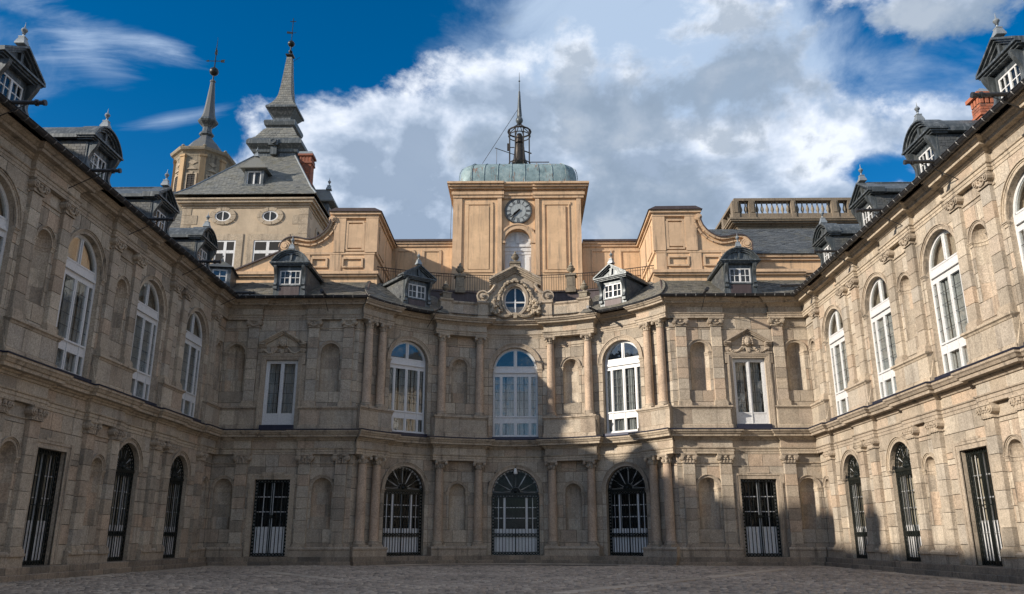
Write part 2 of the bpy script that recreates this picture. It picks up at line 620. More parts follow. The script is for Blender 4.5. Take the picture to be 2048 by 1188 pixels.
class Run:
    def __init__(self, kind, s0, s1, k0, k1):
        self.kind, self.s0, self.s1, self.k0, self.k1 = kind, s0, s1, k0, k1

    def F(self, s, z, d=0.0):
        k = self.kind
        if k == 'L':
            return (-WX + d, s, z)
        if k == 'R':
            return (WX - d, -s, z)
        if k == 'F':
            return (s, FY - d, z)
        a = s / AR
        return ((AR - d) * math.sin(a), ACY + (AR - d) * math.cos(a), z)

    def M(self, s, z=0.0, d=0.0):
        k = self.kind
        if k == 'L':
            t = (0, 1)
        elif k == 'R':
            t = (0, -1)
        elif k == 'F':
            t = (1, 0)
        else:
            a = s / AR
            t = (math.cos(a), -math.sin(a))
        p = self.F(s, z, d)
        return Matrix(((t[0], -t[1], 0, p[0]), (t[1], t[0], 0, p[1]), (0, 0, 1, p[2]), (0, 0, 0, 1)))

    def subdiv(self, a, b, step=0.35):
        n = max(1, int(math.ceil(abs(b - a) / step))) if self.kind == 'A' else 1
        return [a + (b - a) * i / n for i in range(n + 1)]


TK = math.tan(R_(57.5 / 2))
RL = Run('L', 14.2, FY, 0, -1)
RFL = Run('F', -WX, -AR * math.sin(R_(57.5)), 1, TK)
RA = Run('A', -AEND, AEND, -TK, TK)
RFR = Run('F', AR * math.sin(R_(57.5)), WX, -TK, -1)
RR = Run('R', -FY, -14.2, 1, 0)


def path_of(run, ress, e0=0.0):
    """plan polyline with breaks forward: list of (s, shift, e, end)"""
    pts = []
    cur = e0
    first = True
    ress = sorted(ress)
    s_at = run.s0

    def put_pt(s, c, e, k=0.0):
        pts.append((s, c, e, k))
    if ress and ress[0][0] <= run.s0 + 1e-6:
        cur = ress[0][2]
    put_pt(run.s0, 0, cur, run.k0)
    for a, b, e in ress:
        if a > run.s0 + 1e-6:
            for s in run.subdiv(s_at, a)[1:-1]:
                put_pt(s, 0, cur)
            put_pt(a, -1 if e > cur else 1, cur)
            put_pt(a, -1 if e > cur else 1, e)
        cur = e
        bb = min(b, run.s1)
        for s in run.subdiv(max(a, run.s0), bb)[1:-1]:
            put_pt(s, 0, cur)
        if b < run.s1 - 1e-6:
            put_pt(b, 1 if e > e0 else -1, e)
            put_pt(b, 1 if e > e0 else -1, e0)
            cur = e0
        s_at = bb
    if s_at < run.s1 - 1e-6:
        for s in run.subdiv(s_at, run.s1)[1:-1]:
            put_pt(s, 0, cur)
    put_pt(run.s1, 0, cur, run.k1)
    return pts


def sweep(mb, run, ress, prof, e0=0.0):
    """moulding: prof = [(projection, z), ...] bottom to top"""
    pts = path_of(run, ress, e0)
    n = len(prof)
    vs, fs = [], []
    for s, c, e, k in pts:
        for p, z in prof:
            vs.append(run.F(s + c * p + k * (e + p), z, e + p))
    for i in range(len(pts) - 1):
        for j in range(n - 1):
            fs.append((i * n + j, (i + 1) * n + j, (i + 1) * n + j + 1, i * n + j + 1))
    fs.append(tuple(range(n)))
    q = (len(pts) - 1) * n
    fs.append(tuple(range(q + n - 1, q - 1, -1)))
    mb.add(vs, fs)


# levels
Z_PL, Z_LCAP, Z_LEAD, Z_PED, Z_UCAP, Z_CORN, Z_GUT = 0.36, 4.44, 5.45, 6.42, 10.25, 11.08, 11.14


class Opening:
    """kind: arch | rect | niche"""
    def __init__(self, kind, s, hw, zb, zs, sur=0.2):
        self.kind, self.s, self.hw, self.zb, self.zs, self.sur = kind, s, hw, zb, zs, sur

    @property
    def arch(self):
        return self.kind != 'rect'

    @property
    def top(self):
        return self.zs + (self.hw if self.arch else 0)


def course_levels(z0, z1, keys, h=0.46):
    ks = sorted(set([z0, z1] + [k for k in keys if z0 + 0.12 < k < z1 - 0.12]))
    kk = [ks[0]]
    for k in ks[1:]:
        if k - kk[-1] > 0.12 or k == z1:
            kk.append(k)
    out = [z0]
    for a, b in zip(kk[:-1], kk[1:]):
        n = max(1, round((b - a) / h))
        out += [a + (b - a) * i / n for i in range(1, n + 1)]
    return out


def wall_zone(run, z0, z1, ops, pils, blocks, back, ress=()):
    """backing and stones of one storey. ops: Opening list; pils: (s, half width) hidden behind pilasters.
    blocks gets (run, poly, d)"""
    keys = []
    for o in ops:
        keys += [o.zb, o.zs]
    lv = course_levels(z0, z1, keys)
    for ci, (a, b) in enumerate(zip(lv[:-1], lv[1:])):
        zm = (a + b) / 2
        cuts = {run.s0, run.s1}
        holes = []
        arcs = []
        for o in ops:
            if o.zb - 0.02 < zm < o.zs:
                holes.append((o.s - o.hw, o.s + o.hw))
                cuts.update((o.s - o.hw - o.sur, o.s + o.hw + o.sur))
            elif o.arch and zm >= o.zs and a < o.top + o.sur:
                arcs.append(o)
        # backing, gapless
        edges = sorted(cuts | {h for x in holes for h in x} | {o.s - o.hw for o in arcs} | {o.s + o.hw for o in arcs})
        for e0, e1 in zip(edges[:-1], edges[1:]):
            mid = (e0 + e1) / 2
            if any(h0 < mid < h1 for h0, h1 in holes):
                continue
            oa = [o for o in arcs if o.s - o.hw < mid < o.s + o.hw]
            if oa:
                o = oa[0]
                n = 14
                ss = [e0 + (e1 - e0) * i / n for i in range(n + 1)]
                for p, q in zip(ss[:-1], ss[1:]):
                    zp = max(a, o.zs + math.sqrt(max(0, o.hw ** 2 - (p - o.s) ** 2)))
                    zq = max(a, o.zs + math.sqrt(max(0, o.hw ** 2 - (q - o.s) ** 2)))
                    if zp >= b and zq >= b:
                        continue
                    zp, zq = min(zp, b), min(zq, b)
                    back.add([run.F(p, zp, -.03), run.F(q, zq, -.03), run.F(q, b, -.03), run.F(p, b, -.03)], [(0, 1, 2, 3)])
            else:
                ss = run.subdiv(e0, e1)
                for p, q in zip(ss[:-1], ss[1:]):
                    back.add([run.F(p, a, -.03), run.F(q, a, -.03), run.F(q, b, -.03), run.F(p, b, -.03)], [(0, 1, 2, 3)])
        # stones
        solid = sorted([(run.s0, run.s0)] + holes + [(p - w, p + w) for p, w in pils] + [(run.s1, run.s1)])
        free = []
        cur = run.s0
        for h0, h1 in solid:
            if h0 - cur > 0.04:
                free.append((cur, h0))
            cur = max(cur, h1)
        for f0, f1 in free:
            inner = sorted(c for c in cuts if f0 + 0.06 < c < f1 - 0.06)
            for o in arcs:
                inner = [c for c in inner]
            bounds = [f0] + inner + [f1]
            for p0, p1 in zip(bounds[:-1], bounds[1:]):
                L = p1 - p0
                tgt = random.uniform(0.55, 0.95)
                n = max(1, round(L / tgt))
                js = [p0]
                for i in range(1, n):
                    js.append(p0 + L * i / n + random.uniform(-.16, .16) * L / n + (0.12 if ci % 2 else -0.12) * L / n)
                js.append(p1)
                for x0, x1 in zip(js[:-1], js[1:]):
                    g = 0.0085
                    q0, q1, c0, c1 = x0 + g, x1 - g, a + g, b - g
                    if q1 - q0 < 0.03:
                        continue
                    pieces = [(q0, q1)]
                    for o in arcs:
                        r = o.hw + o.sur * 0.9
                        if q1 > o.s - r and q0 < o.s + r:
                            # split at the crown
                            pieces = [w for (u0, u1) in pieces for w in (((u0, min(u1, o.s - g)), (max(u0, o.s + g), u1)) if u0 < o.s < u1 else ((u0, u1),))]
                    for u0, u1 in pieces:
                        if u1 - u0 < 0.03:
                            continue
                        near = [o for o in arcs if u1 > o.s - o.hw - o.sur * .9 and u0 < o.s + o.hw + o.sur * .9]
                        if not near:
                            blocks.append((run, [(u0, c0), (u1, c0), (u1, c1), (u0, c1)], random.uniform(0, .009)))
                            continue
                        n2 = 8
                        ss = [u0 + (u1 - u0) * i / n2 for i in range(n2 + 1)]
                        low = []
                        for s in ss:
                            zz = c0
                            for o in near:
                                r = o.hw + o.sur * .9
                                dd = r * r - (s - o.s) ** 2
                                if dd > 0:
                                    zz = max(zz, o.zs + math.sqrt(dd))
                            low.append(zz)
                        pts = [(s, z) for s, z in zip(ss, low) if z < c1 - .01]
                        if len(pts) < 2:
                            continue
                        blocks.append((run, pts + [(pts[-1][0], c1), (pts[0][0], c1)], random.uniform(0, .009)))


def block_geo(mb, run, poly, d):
    n = len(poly)
    if n == 4:
        (x0, z0), (x1, _), (_, z1) = poly[0], poly[1], poly[2]
        c = .006
        inn = [(x0 + c, z0 + c), (x1 - c, z0 + c), (x1 - c, z1 - c), (x0 + c, z1 - c)]
        vs = [run.F(x, z, -.045) for x, z in poly] + [run.F(x, z, d - .004) for x, z in poly] + [run.F(x, z, d) for x, z in inn]
        fs = [(8, 9, 10, 11)]
        for k in (0, 4):
            for i in range(4):
                j = (i + 1) % 4
                fs.append((k + i, k + j, k + 4 + j, k + 4 + i))
    else:
        vs = [run.F(x, z, -.045) for x, z in poly] + [run.F(x, z, d) for x, z in poly]
        fs = [tuple(range(n, 2 * n))]
        for i in range(n):
            j = (i + 1) % n
            fs.append((i, j, n + j, n + i))
    mb.add(vs, fs)


def emit_blocks(blocks, wall, material='stone', limit=290):
    cp = Vector((CAMX, 0, CAMZ))

    def size(bk):
        run, poly, d = bk
        xs = [p[0] for p in poly]
        zs = [p[1] for p in poly]
        c = Vector(run.F(sum(xs) / len(xs), sum(zs) / len(zs), 0))
        v = c - cp
        # in frame?
        u = (c.x - CAMX) / max(c.y, .1)
        if abs(u) > 0.72:
            return 0
        nx = Vector(run.F(xs[0], 0, 1)) - Vector(run.F(xs[0], 0, 0))
        return (max(xs) - min(xs)) * (max(zs) - min(zs)) * abs(nx.dot(v.normalized())) / v.length_squared
    blocks = sorted(blocks, key=size, reverse=True)
    for bk in blocks[:limit]:
        mb = MB()
        mb.tint = random.random()
        block_geo(mb, *bk)
        mb.build('stone', material, wall)
    rest = MB()
    for bk in blocks[limit:]:
        rest.tint = random.random()
        block_geo(rest, *bk)
    if rest.v:
        tag(rest.build('stone_courses', material, wall), kind='stuff')


# ------------------------------------------------------------------ details set into the wall (local: x along, y into the wall, z up)
def reveal_mesh(o, depth, d0=0.03):
    """the inner faces of an opening"""
    mb = MB()
    pts = [(-o.hw, o.zb), (-o.hw, o.zs)]
    if o.arch:
        n = 16
        pts += [(-o.hw * math.cos(math.pi * i / n), o.zs + o.hw * math.sin(math.pi * i / n)) for i in range(1, n)]
    pts += [(o.hw, o.zs), (o.hw, o.zb)]
    for (a, b) in zip(pts, pts[1:] + pts[:1]):
        mb.quad((a[0], -d0, a[1]), (b[0], -d0, b[1]), (b[0], depth, b[1]), (a[0], depth, a[1]))
    return mb


def archivolt_mesh(hw, zs, sur, proud=0.05):
    mb = MB()
    n = 18
    mb.ring(0, zs, hw, hw + sur * .55, 0, math.pi, -proud * .6, .03, n)
    mb.ring(0, zs, hw + sur * .55, hw + sur * .82, 0, math.pi, -proud, .03, n)
    mb.ring(0, zs, hw + sur * .82, hw + sur, 0, math.pi, -proud * 1.7, .03, n)
    return mb


def impost(mb, x0, x1, z, pr=.05):
    mb.box(x0, x1, -pr * .6, .03, z - .15, z - .07)
    mb.box(x0 - .015, x1 + .015, -pr, .03, z - .07, z - .035)
    mb.box(x0 - .03, x1 + .03, -pr * 1.5, .03, z - .035, z + .002)


def niche(run, o, parent):
    M = run.M(o.s)

    def mk():
        mb = MB()
        r, n, k = o.hw, 12, 6
        # half cylinder + quarter sphere
        vs, fs = [], []
        zl = [o.zb, (o.zb + o.zs) / 2, o.zs]
        for z in zl:
            for i in range(n + 1):
                a = math.pi * i / n
                vs.append((-r * math.cos(a), r * .8 * math.sin(a), z))
        for q in range(1, k + 1):
            ph = math.pi / 2 * q / k
            for i in range(n + 1):
                a = math.pi * i / n
                vs.append((-r * math.cos(a) * math.cos(ph), r * .8 * math.sin(a) * math.cos(ph), o.zs + r * math.sin(ph)))
        rows = len(zl) + k
        for q in range(rows - 1):
            for i in range(n):
                fs.append((q * (n + 1) + i, q * (n + 1) + i + 1, (q + 1) * (n + 1) + i + 1, (q + 1) * (n + 1) + i))
        mb.add(vs, fs)
        mb.add([(-r * math.cos(math.pi * i / n), r * .8 * math.sin(math.pi * i / n), o.zb) for i in range(n + 1)], [tuple(range(n, -1, -1))])
        return mb.mesh('niche', 'trim')

    def mk_band():
        mb = MB()
        n, r = 12, o.hw
        for z0, z1, t in ((o.zs - .15, o.zs - .06, .015), (o.zs - .06, o.zs, .035)):
            vs, fs = [], []
            for i in range(n + 1):
                a = math.pi * i / n
                for rr, z in ((r, z0), (r - t, z0), (r - t, z1), (r, z1)):
                    vs.append((-rr * math.cos(a), rr * .8 * math.sin(a), z))
            for i in range(n):
                for q in range(4):
                    w = (q + 1) % 4
                    fs.append((4 * i + q, 4 * i + w, 4 * i + 4 + w, 4 * i + 4 + q))
            mb.add(vs, fs)
        return mb.mesh('impost_band', 'trim')

    def mk_blocks():
        # curved facing stones inside the niche, three courses of two
        res = []
        r = o.hw - .006
        z0, z1 = o.zb, o.zs - .17
        nc = max(2, round((z1 - z0) / .45))
        for c in range(nc):
            cuts = [0.02, random.uniform(.35, .65), 0.98] if c % 2 else [0.02, random.uniform(.2, .35), random.uniform(.65, .8), 0.98]
            for a, b in zip(cuts[:-1], cuts[1:]):
                mb = MB()
                mb.tint = random.random()
                za, zb = z0 + (z1 - z0) * c / nc + .006, z0 + (z1 - z0) * (c + 1) / nc - .006
                vs, fs = [], []
                for i in range(5):
                    t = math.pi * (a + .012 + (b - a - .024) * i / 4)
                    for z in (za, zb):
                        vs.append((-r * math.cos(t), r * .8 * math.sin(t), z))
                for i in range(4):
                    fs.append((2 * i, 2 * i + 2, 2 * i + 3, 2 * i + 1))
                mb.add(vs, fs)
                res.append(mb.mesh('niche_stone', 'stone'))
        return res
    key = (run.kind == 'A', round(o.hw, 3), round(o.zb, 3), round(o.zs, 3))
    nn = put('niche', cached(('niche', key), mk), parent, M)
    put('impost_band', cached(('nband', key), mk_band), nn, M)
    for me in cached(('nblk', key), mk_blocks):
        put('niche_stone', me, nn, M)
    put('archivolt', cached(('narch', key), lambda: bent(archivolt_mesh(o.hw, o.zs, .12, .045), run).mesh('archivolt', 'trim')), nn, M)

    for s in (-1, 1):
        def mk_imp():
            mb = MB()
            a, b = sorted((s * (o.hw + .002), s * (o.hw + .17)))
            impost(mb, a, b, o.zs, .04)
            return bent(mb, run).mesh('impost', 'trim')
        put('impost', cached(('nimp', s, key), mk_imp), nn, M)


def fan_quarter(x0, r, zc, zb, side, n=8):
    """glass of a fanlight half: polygon from x0 outwards, above zb, inside radius r about (0, zc)"""
    pts = [(side * x0, zb)]
    xe = math.sqrt(max(0.0, r * r - (zb - zc) ** 2))
    a0 = math.atan2(zb - zc, xe)
    a1 = math.acos(min(1, x0 / r))
    for i in range(n + 1):
        a = a0 + (a1 - a0) * i / n
        pts.append((side * r * math.cos(a), zc + r * math.sin(a)))
    return pts


def pane_mesh(x0, x1, z0, z1, y=.212, material='glass'):
    mb = MB()
    mb.box(x0, x1, y, y + .006, z0, z1)
    return mb.mesh('pane', material)


def curtain_mesh(x0, x1, z0, z1, y=.36, seed=1):
    """two drawn curtains in deep uneven folds, with gaps that show the dark room"""
    rnd = random.Random(seed)
    mb = MB()
    x = x0
    while x < x1 - .03:
        wd = rnd.uniform(.10, .34)
        xe = min(x1, x + wd)
        n = max(2, int((xe - x) / .018))
        vs, fs = [], []
        ph = rnd.uniform(0, 6)
        for i in range(n + 1):
            xx = x + (xe - x) * i / n
            ph += rnd.uniform(.7, 1.5)
            yy = y + .035 + .035 * math.sin(ph)
            vs += [(xx, yy, z0), (xx + rnd.uniform(-.004, .004), yy * .98 + .005, z1)]
        for i in range(n):
            fs.append((2 * i, 2 * i + 2, 2 * i + 3, 2 * i + 1))
        mb.add(vs, fs)
        x = xe + (rnd.uniform(.02, .10) if rnd.random() < .6 else 0)
    return mb.mesh('curtain', 'curtain', True)


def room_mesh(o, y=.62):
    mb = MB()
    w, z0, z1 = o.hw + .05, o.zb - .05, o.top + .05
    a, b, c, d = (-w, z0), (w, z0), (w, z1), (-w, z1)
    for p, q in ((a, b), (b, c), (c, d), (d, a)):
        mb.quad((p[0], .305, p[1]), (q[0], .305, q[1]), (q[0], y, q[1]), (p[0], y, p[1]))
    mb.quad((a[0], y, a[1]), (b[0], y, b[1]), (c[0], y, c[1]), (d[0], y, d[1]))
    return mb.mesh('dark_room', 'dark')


def arch_window(run, o, parent, key):
    """tall white arched window with fanlight, sidelights and a lower row of panes"""
    M = run.M(o.s, 0, .03 if run.kind == 'A' else .04)
    w, z0, zs = o.hw, o.zb, o.zs
    f = w / 1.06
    xs = [(.070 * f, .615 * f), (.745 * f, .968 * f)]
    zl0, zl1, zm0, zm1, zf = z0 + .12, z0 + .66, z0 + 1.0, zs - .33, zs + .17

    def frame():
        mb = MB()
        Y0, Y1 = .19, .28
        mb.box(-w, -w + .09 * f, Y0, Y1, z0, zs)
        mb.box(w - .09 * f, w, Y0, Y1, z0, zs)
        mb.ring(0, zs, w - .10 * f, w, 0, math.pi, Y0, Y1, 22)
        mb.ring(0, zs, w - .125 * f, w - .10 * f, .12, math.pi - .12, Y0 + .03, Y1, 22)
        x = w - .09 * f
        mb.box(-x, x, Y0 + .012, Y1, zm1, zf - .05)
        mb.box(-x, x, Y0 - .05, Y1, zs - .16, zs - .10)
        mb.box(-x, x, Y0 - .02, Y1 - .01, zs - .10, zs - .05)
        mb.box(-x, x, Y0, Y1 - .01, zf - .05, zf)
        mb.box(-.08 * f, .08 * f, Y0 + .005, Y1, zf, zs + w - .11 * f)
        mb.box(-.02 * f, .02 * f, Y0 - .03, Y0 + .01, zf, zs + w - .11 * f)
        for s in (-1, 1):
            a, b = sorted((s * .615 * f, s * .745 * f))
            mb.box(a, b, Y0, Y1, z0 + .1, zm1)
            a, b = sorted((s * .645 * f, s * .71 * f))
            mb.box(a, b, Y0 - .02, Y0 + .01, z0 + .1, zm1)
        mb.box(-.070 * f, .070 * f, Y0 + .004, Y1, z0 + .1, zm1)
        mb.box(-.02 * f, .02 * f, Y0 - .018, Y0 + .01, z0 + .1, zm1)
        mb.box(-x, x, Y0 + .002, Y1 - .002, zl1, zm0)
        mb.box(-x, x, Y0 - .035, Y1 - .004, zm0 - .07, zm0 - .02)
        mb.box(-w - .03, w + .03, Y0 - .006, Y1 + .002, z0 - .001, zl0)
        mb.box(-w - .05, w + .05, Y0 - .05, Y0, z0, z0 + .06)
        return mb.mesh('window_frame', 'whitepaint')

    def leading():
        mb = MB()
        for s in (-1, 1):
            a, b = sorted((s * xs[0][0], s * xs[0][1]))
            for t in (.2, .4, .6, .8):
                z = zm0 + (zm1 - zm0) * t
                mb.box(a, b, .203, .211, z - .007, z + .007)
            a, b = sorted((s * xs[1][0], s * xs[1][1]))
            for t in (.2, .4, .6, .8):
                z = zm0 + (zm1 - zm0) * t
                mb.box(a, b, .203, .211, z - .007, z + .007)
        return mb.mesh('glazing_bars', 'leading')
    root = put('window', cached((key, 'frame'), frame), parent, M)
    tag(put('glazing_bars', cached((key, 'lead'), leading), root, M), kind='stuff')
    for s in (-1, 1):
        for xi, (a, b) in enumerate(xs):
            p, q = sorted((s * a, s * b))
            put('pane', cached((key, 'pm', s, xi), lambda: pane_mesh(p, q, zm0, zm1)), root, M)
            put('pane', cached((key, 'pl', s, xi), lambda: pane_mesh(p, q, zl0, zl1)), root, M)

        def fan():
            mb = MB()
            mb.prism(fan_quarter(.08 * f, w - .10 * f, zs, zf, s), .212, .218)
            return mb.mesh('pane', 'glass')
        put('pane', cached((key, 'fan', s), fan), root, M)
    sd = random.randint(0, 5)
    put('curtain', cached((key, 'cur', sd), lambda: curtain_mesh(-w + .06, w - .06, z0 + .1, zm1 + .1, .285, sd)), root, M)
    put('dark_room', cached((key, 'room'), lambda: room_mesh(o)), root, M)


def rect_window(run, o, parent, key):
    M = run.M(o.s)
    w, z0, z1 = o.hw, o.zb, o.zs

    def frame():
        mb = MB()
        Y0, Y1 = .10, .20
        mb.box(-w, -w + .10, Y0, Y1, z0, z1)
        mb.box(w - .10, w, Y0, Y1, z0, z1)
        mb.box(-w + .10, w - .10, Y0, Y1, z1 - .10, z1)
        mb.box(-w + .10, w - .10, Y0 + .01, Y1, z0, z0 + .52)
        mb.box(-w + .10, w - .10, Y0 - .005, Y0 + .03, z0 + .46, z0 + .52)
        mb.box(-w + .10, w - .10, Y0 - .01, Y0 + .03, z0, z0 + .07)
        mb.box(-.075, .075, Y0 + .005, Y1, z0 + .07, z1 - .10)
        mb.box(-.022, .022, Y0 - .02, Y0 + .02, z0, z1 - .10)
        for s in (-1, 1):
            a, b = sorted((s * (w - .10), s * (w - .145)))
            mb.box(a, b, Y0 + .01, Y1, z0 + .52, z1 - .10)
        mb.box(-w + .145, w - .145, Y0 + .012, Y1, z1 - .145, z1 - .10)
        return mb.mesh('window_frame', 'whitepaint')

    def leading():
        mb = MB()
        for s in (-1, 1):
            a, b = sorted((s * .075, s * (w - .145)))
            for t in (.2, .4, .6, .8):
                z = z0 + .52 + (z1 - .145 - z0 - .52) * t
                mb.box(a, b, .148, .158, z - .007, z + .007)
        return mb.mesh('glazing_bars', 'leading')
    root = put('window', cached((key, 'frame'), frame), parent, M)
    tag(put('glazing_bars', cached((key, 'lead'), leading), root, M), kind='stuff')
    for s in (-1, 1):
        a, b = sorted((s * .075, s * (w - .145)))
        put('pane', cached((key, 'p', s), lambda: pane_mesh(a, b, z0 + .52, z1 - .145, .16)), root, M)
    put('curtain', cached((key, 'cur'), lambda: curtain_mesh(-w + .06, w - .06, z0 + .1, z1 - .05, .29, 3)), root, M)
    put('dark_room', cached((key, 'room'), lambda: room_mesh(o)), root, M)


def iron_border(mb, x0, x1, z0, z1, vertical, y):
    """strip of ornament between two flat bars, with crossed pieces and bosses"""
    t = .016
    if vertical:
        mb.box(x0, x0 + t, y, y + .03, z0, z1)
        mb.box(x1 - t, x1, y, y + .03, z0, z1)
        L = z1 - z0
    else:
        mb.box(x0, x1, y, y + .03, z0, z0 + t)
        mb.box(x0, x1, y, y + .03, z1 - t, z1)
        L = x1 - x0
    wd = (x1 - x0) if vertical else (z1 - z0)
    n = max(1, round(L / (wd * 1.05)))
    for i in range(n):
        c = (i + .5) / n * L
        h = wd / 2 - t
        cx, cz = ((x0 + x1) / 2, z0 + c) if vertical else (x0 + c, (z0 + z1) / 2)
        q = .018
        for sg in (-1, 1):
            mb.prism([(cx - h - q, cz - sg * h), (cx - h + q, cz - sg * h), (cx + h + q, cz + sg * h), (cx + h - q, cz + sg * h)], y + .004, y + .024)
        mb.box(cx - .035, cx + .035, y - .006, y + .03, cz - .035, cz + .035)
        if vertical:
            mb.box(x0, x1, y + .003, y + .02, z0 + i / n * L - .008, z0 + i / n * L + .008)
        else:
            mb.box(x0 + i / n * L - .008, x0 + i / n * L + .008, y + .003, y + .02, z0, z1)


def gate(run, o, parent, key, arched):
    """black iron grille in front of a white glazed door"""
    M = run.M(o.s, 0, .0 if run.kind == 'A' else -.02)
    w, z0, zs = o.hw, o.zb, o.zs
    B = .13
    ztop = zs - .06 if arched else o.zs

    def border():
        mb = MB()
        y = .12
        iron_border(mb, -w, -w + B, z0, ztop, True, y)
        iron_border(mb, w - B, w, z0, ztop, True, y)
        iron_border(mb, -w + B, w - B, z0, z0 + B, False, y)
        iron_border(mb, -w + B, w - B, ztop - B, ztop, False, y)
        return mb.mesh('grille_border', 'iron')

    def lockrail():
        mb = MB()
        zr = z0 + (.78 if arched else 1.55)
        if arched:
            iron_border(mb, -w + B, w - B, zr, zr + .15, False, .118)
        else:
            mb.box(-w + B, w - B, .118, .14, zr, zr + .025)
            mb.box(-.06, .06, .108, .14, zr - .05, zr + .07)
        return mb.mesh('lock_rail', 'iron')

    def bars():
        mb = MB()
        n = 13 if arched and w > .9 else (9 if arched else 8)
        for i in range(n):
            x = -w + B + (2 * w - 2 * B) * (i + .5) / n
            mb.box(x - .012, x + .012, .125, .149, z0 + B, ztop - B)
        mb.box(-.022, .022, .117, .15, z0, ztop)
        return mb.mesh('bars', 'iron')

    def fan():
        mb = MB()
        y = .12
        mb.box(-w, w, y - .02, y + .04, zs - .06, zs + .04)
        mb.ring(0, zs, w - .025, w, 0.03, math.pi - .03, y, y + .03, 24)
        mb.ring(0, zs, w - .17, w - .15, 0.03, math.pi - .03, y, y + .03, 24)
        nb = 18
        for i in range(nb):
            a = math.pi * (i + .5) / nb
            cx, cz, rr = (w - .088) * math.cos(a), zs + (w - .088) * math.sin(a), .045
            mb.ring(cx, cz, rr * .45, rr, 0, 2 * math.pi, y + .004, y + .022, 8)
        ns = 15
        for i in range(ns):
            a = math.pi * (i + .5) / ns
            c, s = math.cos(a), math.sin(a)
            r0, r1 = .12, w - .16
            pw = .010
            mb.prism([(r0 * c - s * pw, zs + .05 + r0 * s + c * pw), (r0 * c + s * pw, zs + .05 + r0 * s - c * pw),
                      (r1 * c + s * .022, zs + r1 * s - c * .022), (r1 * c - s * .022, zs + r1 * s + c * .022)], y + .002, y + .022)
        mb.ring(0, zs + .03, .10, .22, 0, math.pi, y - .012, y + .03, 10)
        for i in range(5):
            a = math.pi * (i + .5) / 5
            mb.ball((.17 * math.cos(a), y - .01, zs + .05 + .17 * math.sin(a)), .055, 6)
        mb.ball((0, y - .01, zs + .08), .085, 8)
        return mb.mesh('sunburst', 'iron')

    def door():
        mb = MB()
        y0, y1 = .175, .225
        zt = ztop - .02
        zp = z0 + (1.12 if arched else 1.16)
        mb.box(-w, w, y0 + .01, y1, z0, zp)
        for i in range(4):
            a, b = -w + .12 + (2 * w - .24) * i / 4, -w + .12 + (2 * w - .24) * (i + 1) / 4
            mb.box(a + .05, b - .05, y0 - .004, y0 + .012, z0 + .12, zp - .36)
            mb.box(a + .05, b - .05, y0 - .004, y0 + .012, zp - .29, zp - .06)
        mb.box(-w, w, y0 - .012, y0 + .014, zp - .33, zp - .31)
        mb.box(-w, -w + .1, y0, y1, zp, zt)
        mb.box(w - .1, w, y0, y1, zp, zt)
        mb.box(-w + .1, w - .1, y0, y1, zt - .08, zt)
        if arched:
            for s in (-1, 1):
                x = s * w * .46
                mb.box(x - .055, x + .055, y0 - .004, y1, zp, zt - .08)
        else:
            mb.box(-.055, .055, y0 - .004, y1, zp, zt - .08)
            mb.box(-.012, .012, y0 - .02, y0, z0, zt - .08)
        return mb.mesh('door', 'whitepaint')

    def muntins():
        mb = MB()
        zt = ztop - .1
        zp = z0 + (1.12 if arched else 1.16)
        for t in (1 / 3, 2 / 3):
            z = zp + (zt - zp) * t
            mb.box(-w + .1, w - .1, .187, .211, z - .016, z + .016)
        for t in ((-.72, 0, .72) if arched else (-.5, .5)):
            mb.box(t * w - .016, t * w + .016, .186, .212, zp, zt)
        return mb.mesh('muntins', 'whitepaint')
    zp = z0 + (1.12 if arched else 1.16)
    root = put('gate', cached((key, 'border'), border), parent, M)
    tag(put('bars', cached((key, 'bars'), bars), root, M), kind='stuff')
    put('lock_rail', cached((key, 'lock'), lockrail), root, M)
    put('door', cached((key, 'door'), door), root, M)
    put('muntins', cached((key, 'munt'), muntins), root, M)
    put('pane', cached((key, 'pane'), lambda: pane_mesh(-w + .1, w - .1, zp, ztop - .1, .198, 'doorglass')), root, M)
    put('dark_room', cached((key, 'room'), lambda: room_mesh(o)), root, M)
    if arched:
        put('sunburst', cached((key, 'fan'), fan), root, M)

        def fanglass():
            mb = MB()
            n = 16
            mb.prism([((w - .06) * math.cos(math.pi * i / n), zs + .08 + (w - .08) * math.sin(math.pi * i / n)) for i in range(n + 1)], .20, .206)
            return mb.mesh('pane', 'doorglass')

        def fanwood():
            mb = MB()
            mb.ring(0, zs, w - .08, w, 0, math.pi, .18, .22, 20)
            mb.box(-w, w, .182, .22, zs - .06, zs + .10)
            for i in range(1, 6):
                a = math.pi * i / 6
                c, s = math.cos(a), math.sin(a)
                mb.prism([(.2 * c - s * .02, zs + .2 * s + c * .02), (.2 * c + s * .02, zs + .2 * s - c * .02),
                          ((w - .07) * c + s * .02, zs + (w - .07) * s - c * .02), ((w - .07) * c - s * .02, zs + (w - .07) * s + c * .02)], .185, .215)
            mb.ring(0, zs + .02, .2, .26, 0, math.pi, .184, .216, 10)
            return mb.mesh('fanlight_frame', 'whitepaint')
        put('pane', cached((key, 'fgl'), fanglass), root, M)
        put('fanlight_frame', cached((key, 'fwd'), fanwood), root, M)


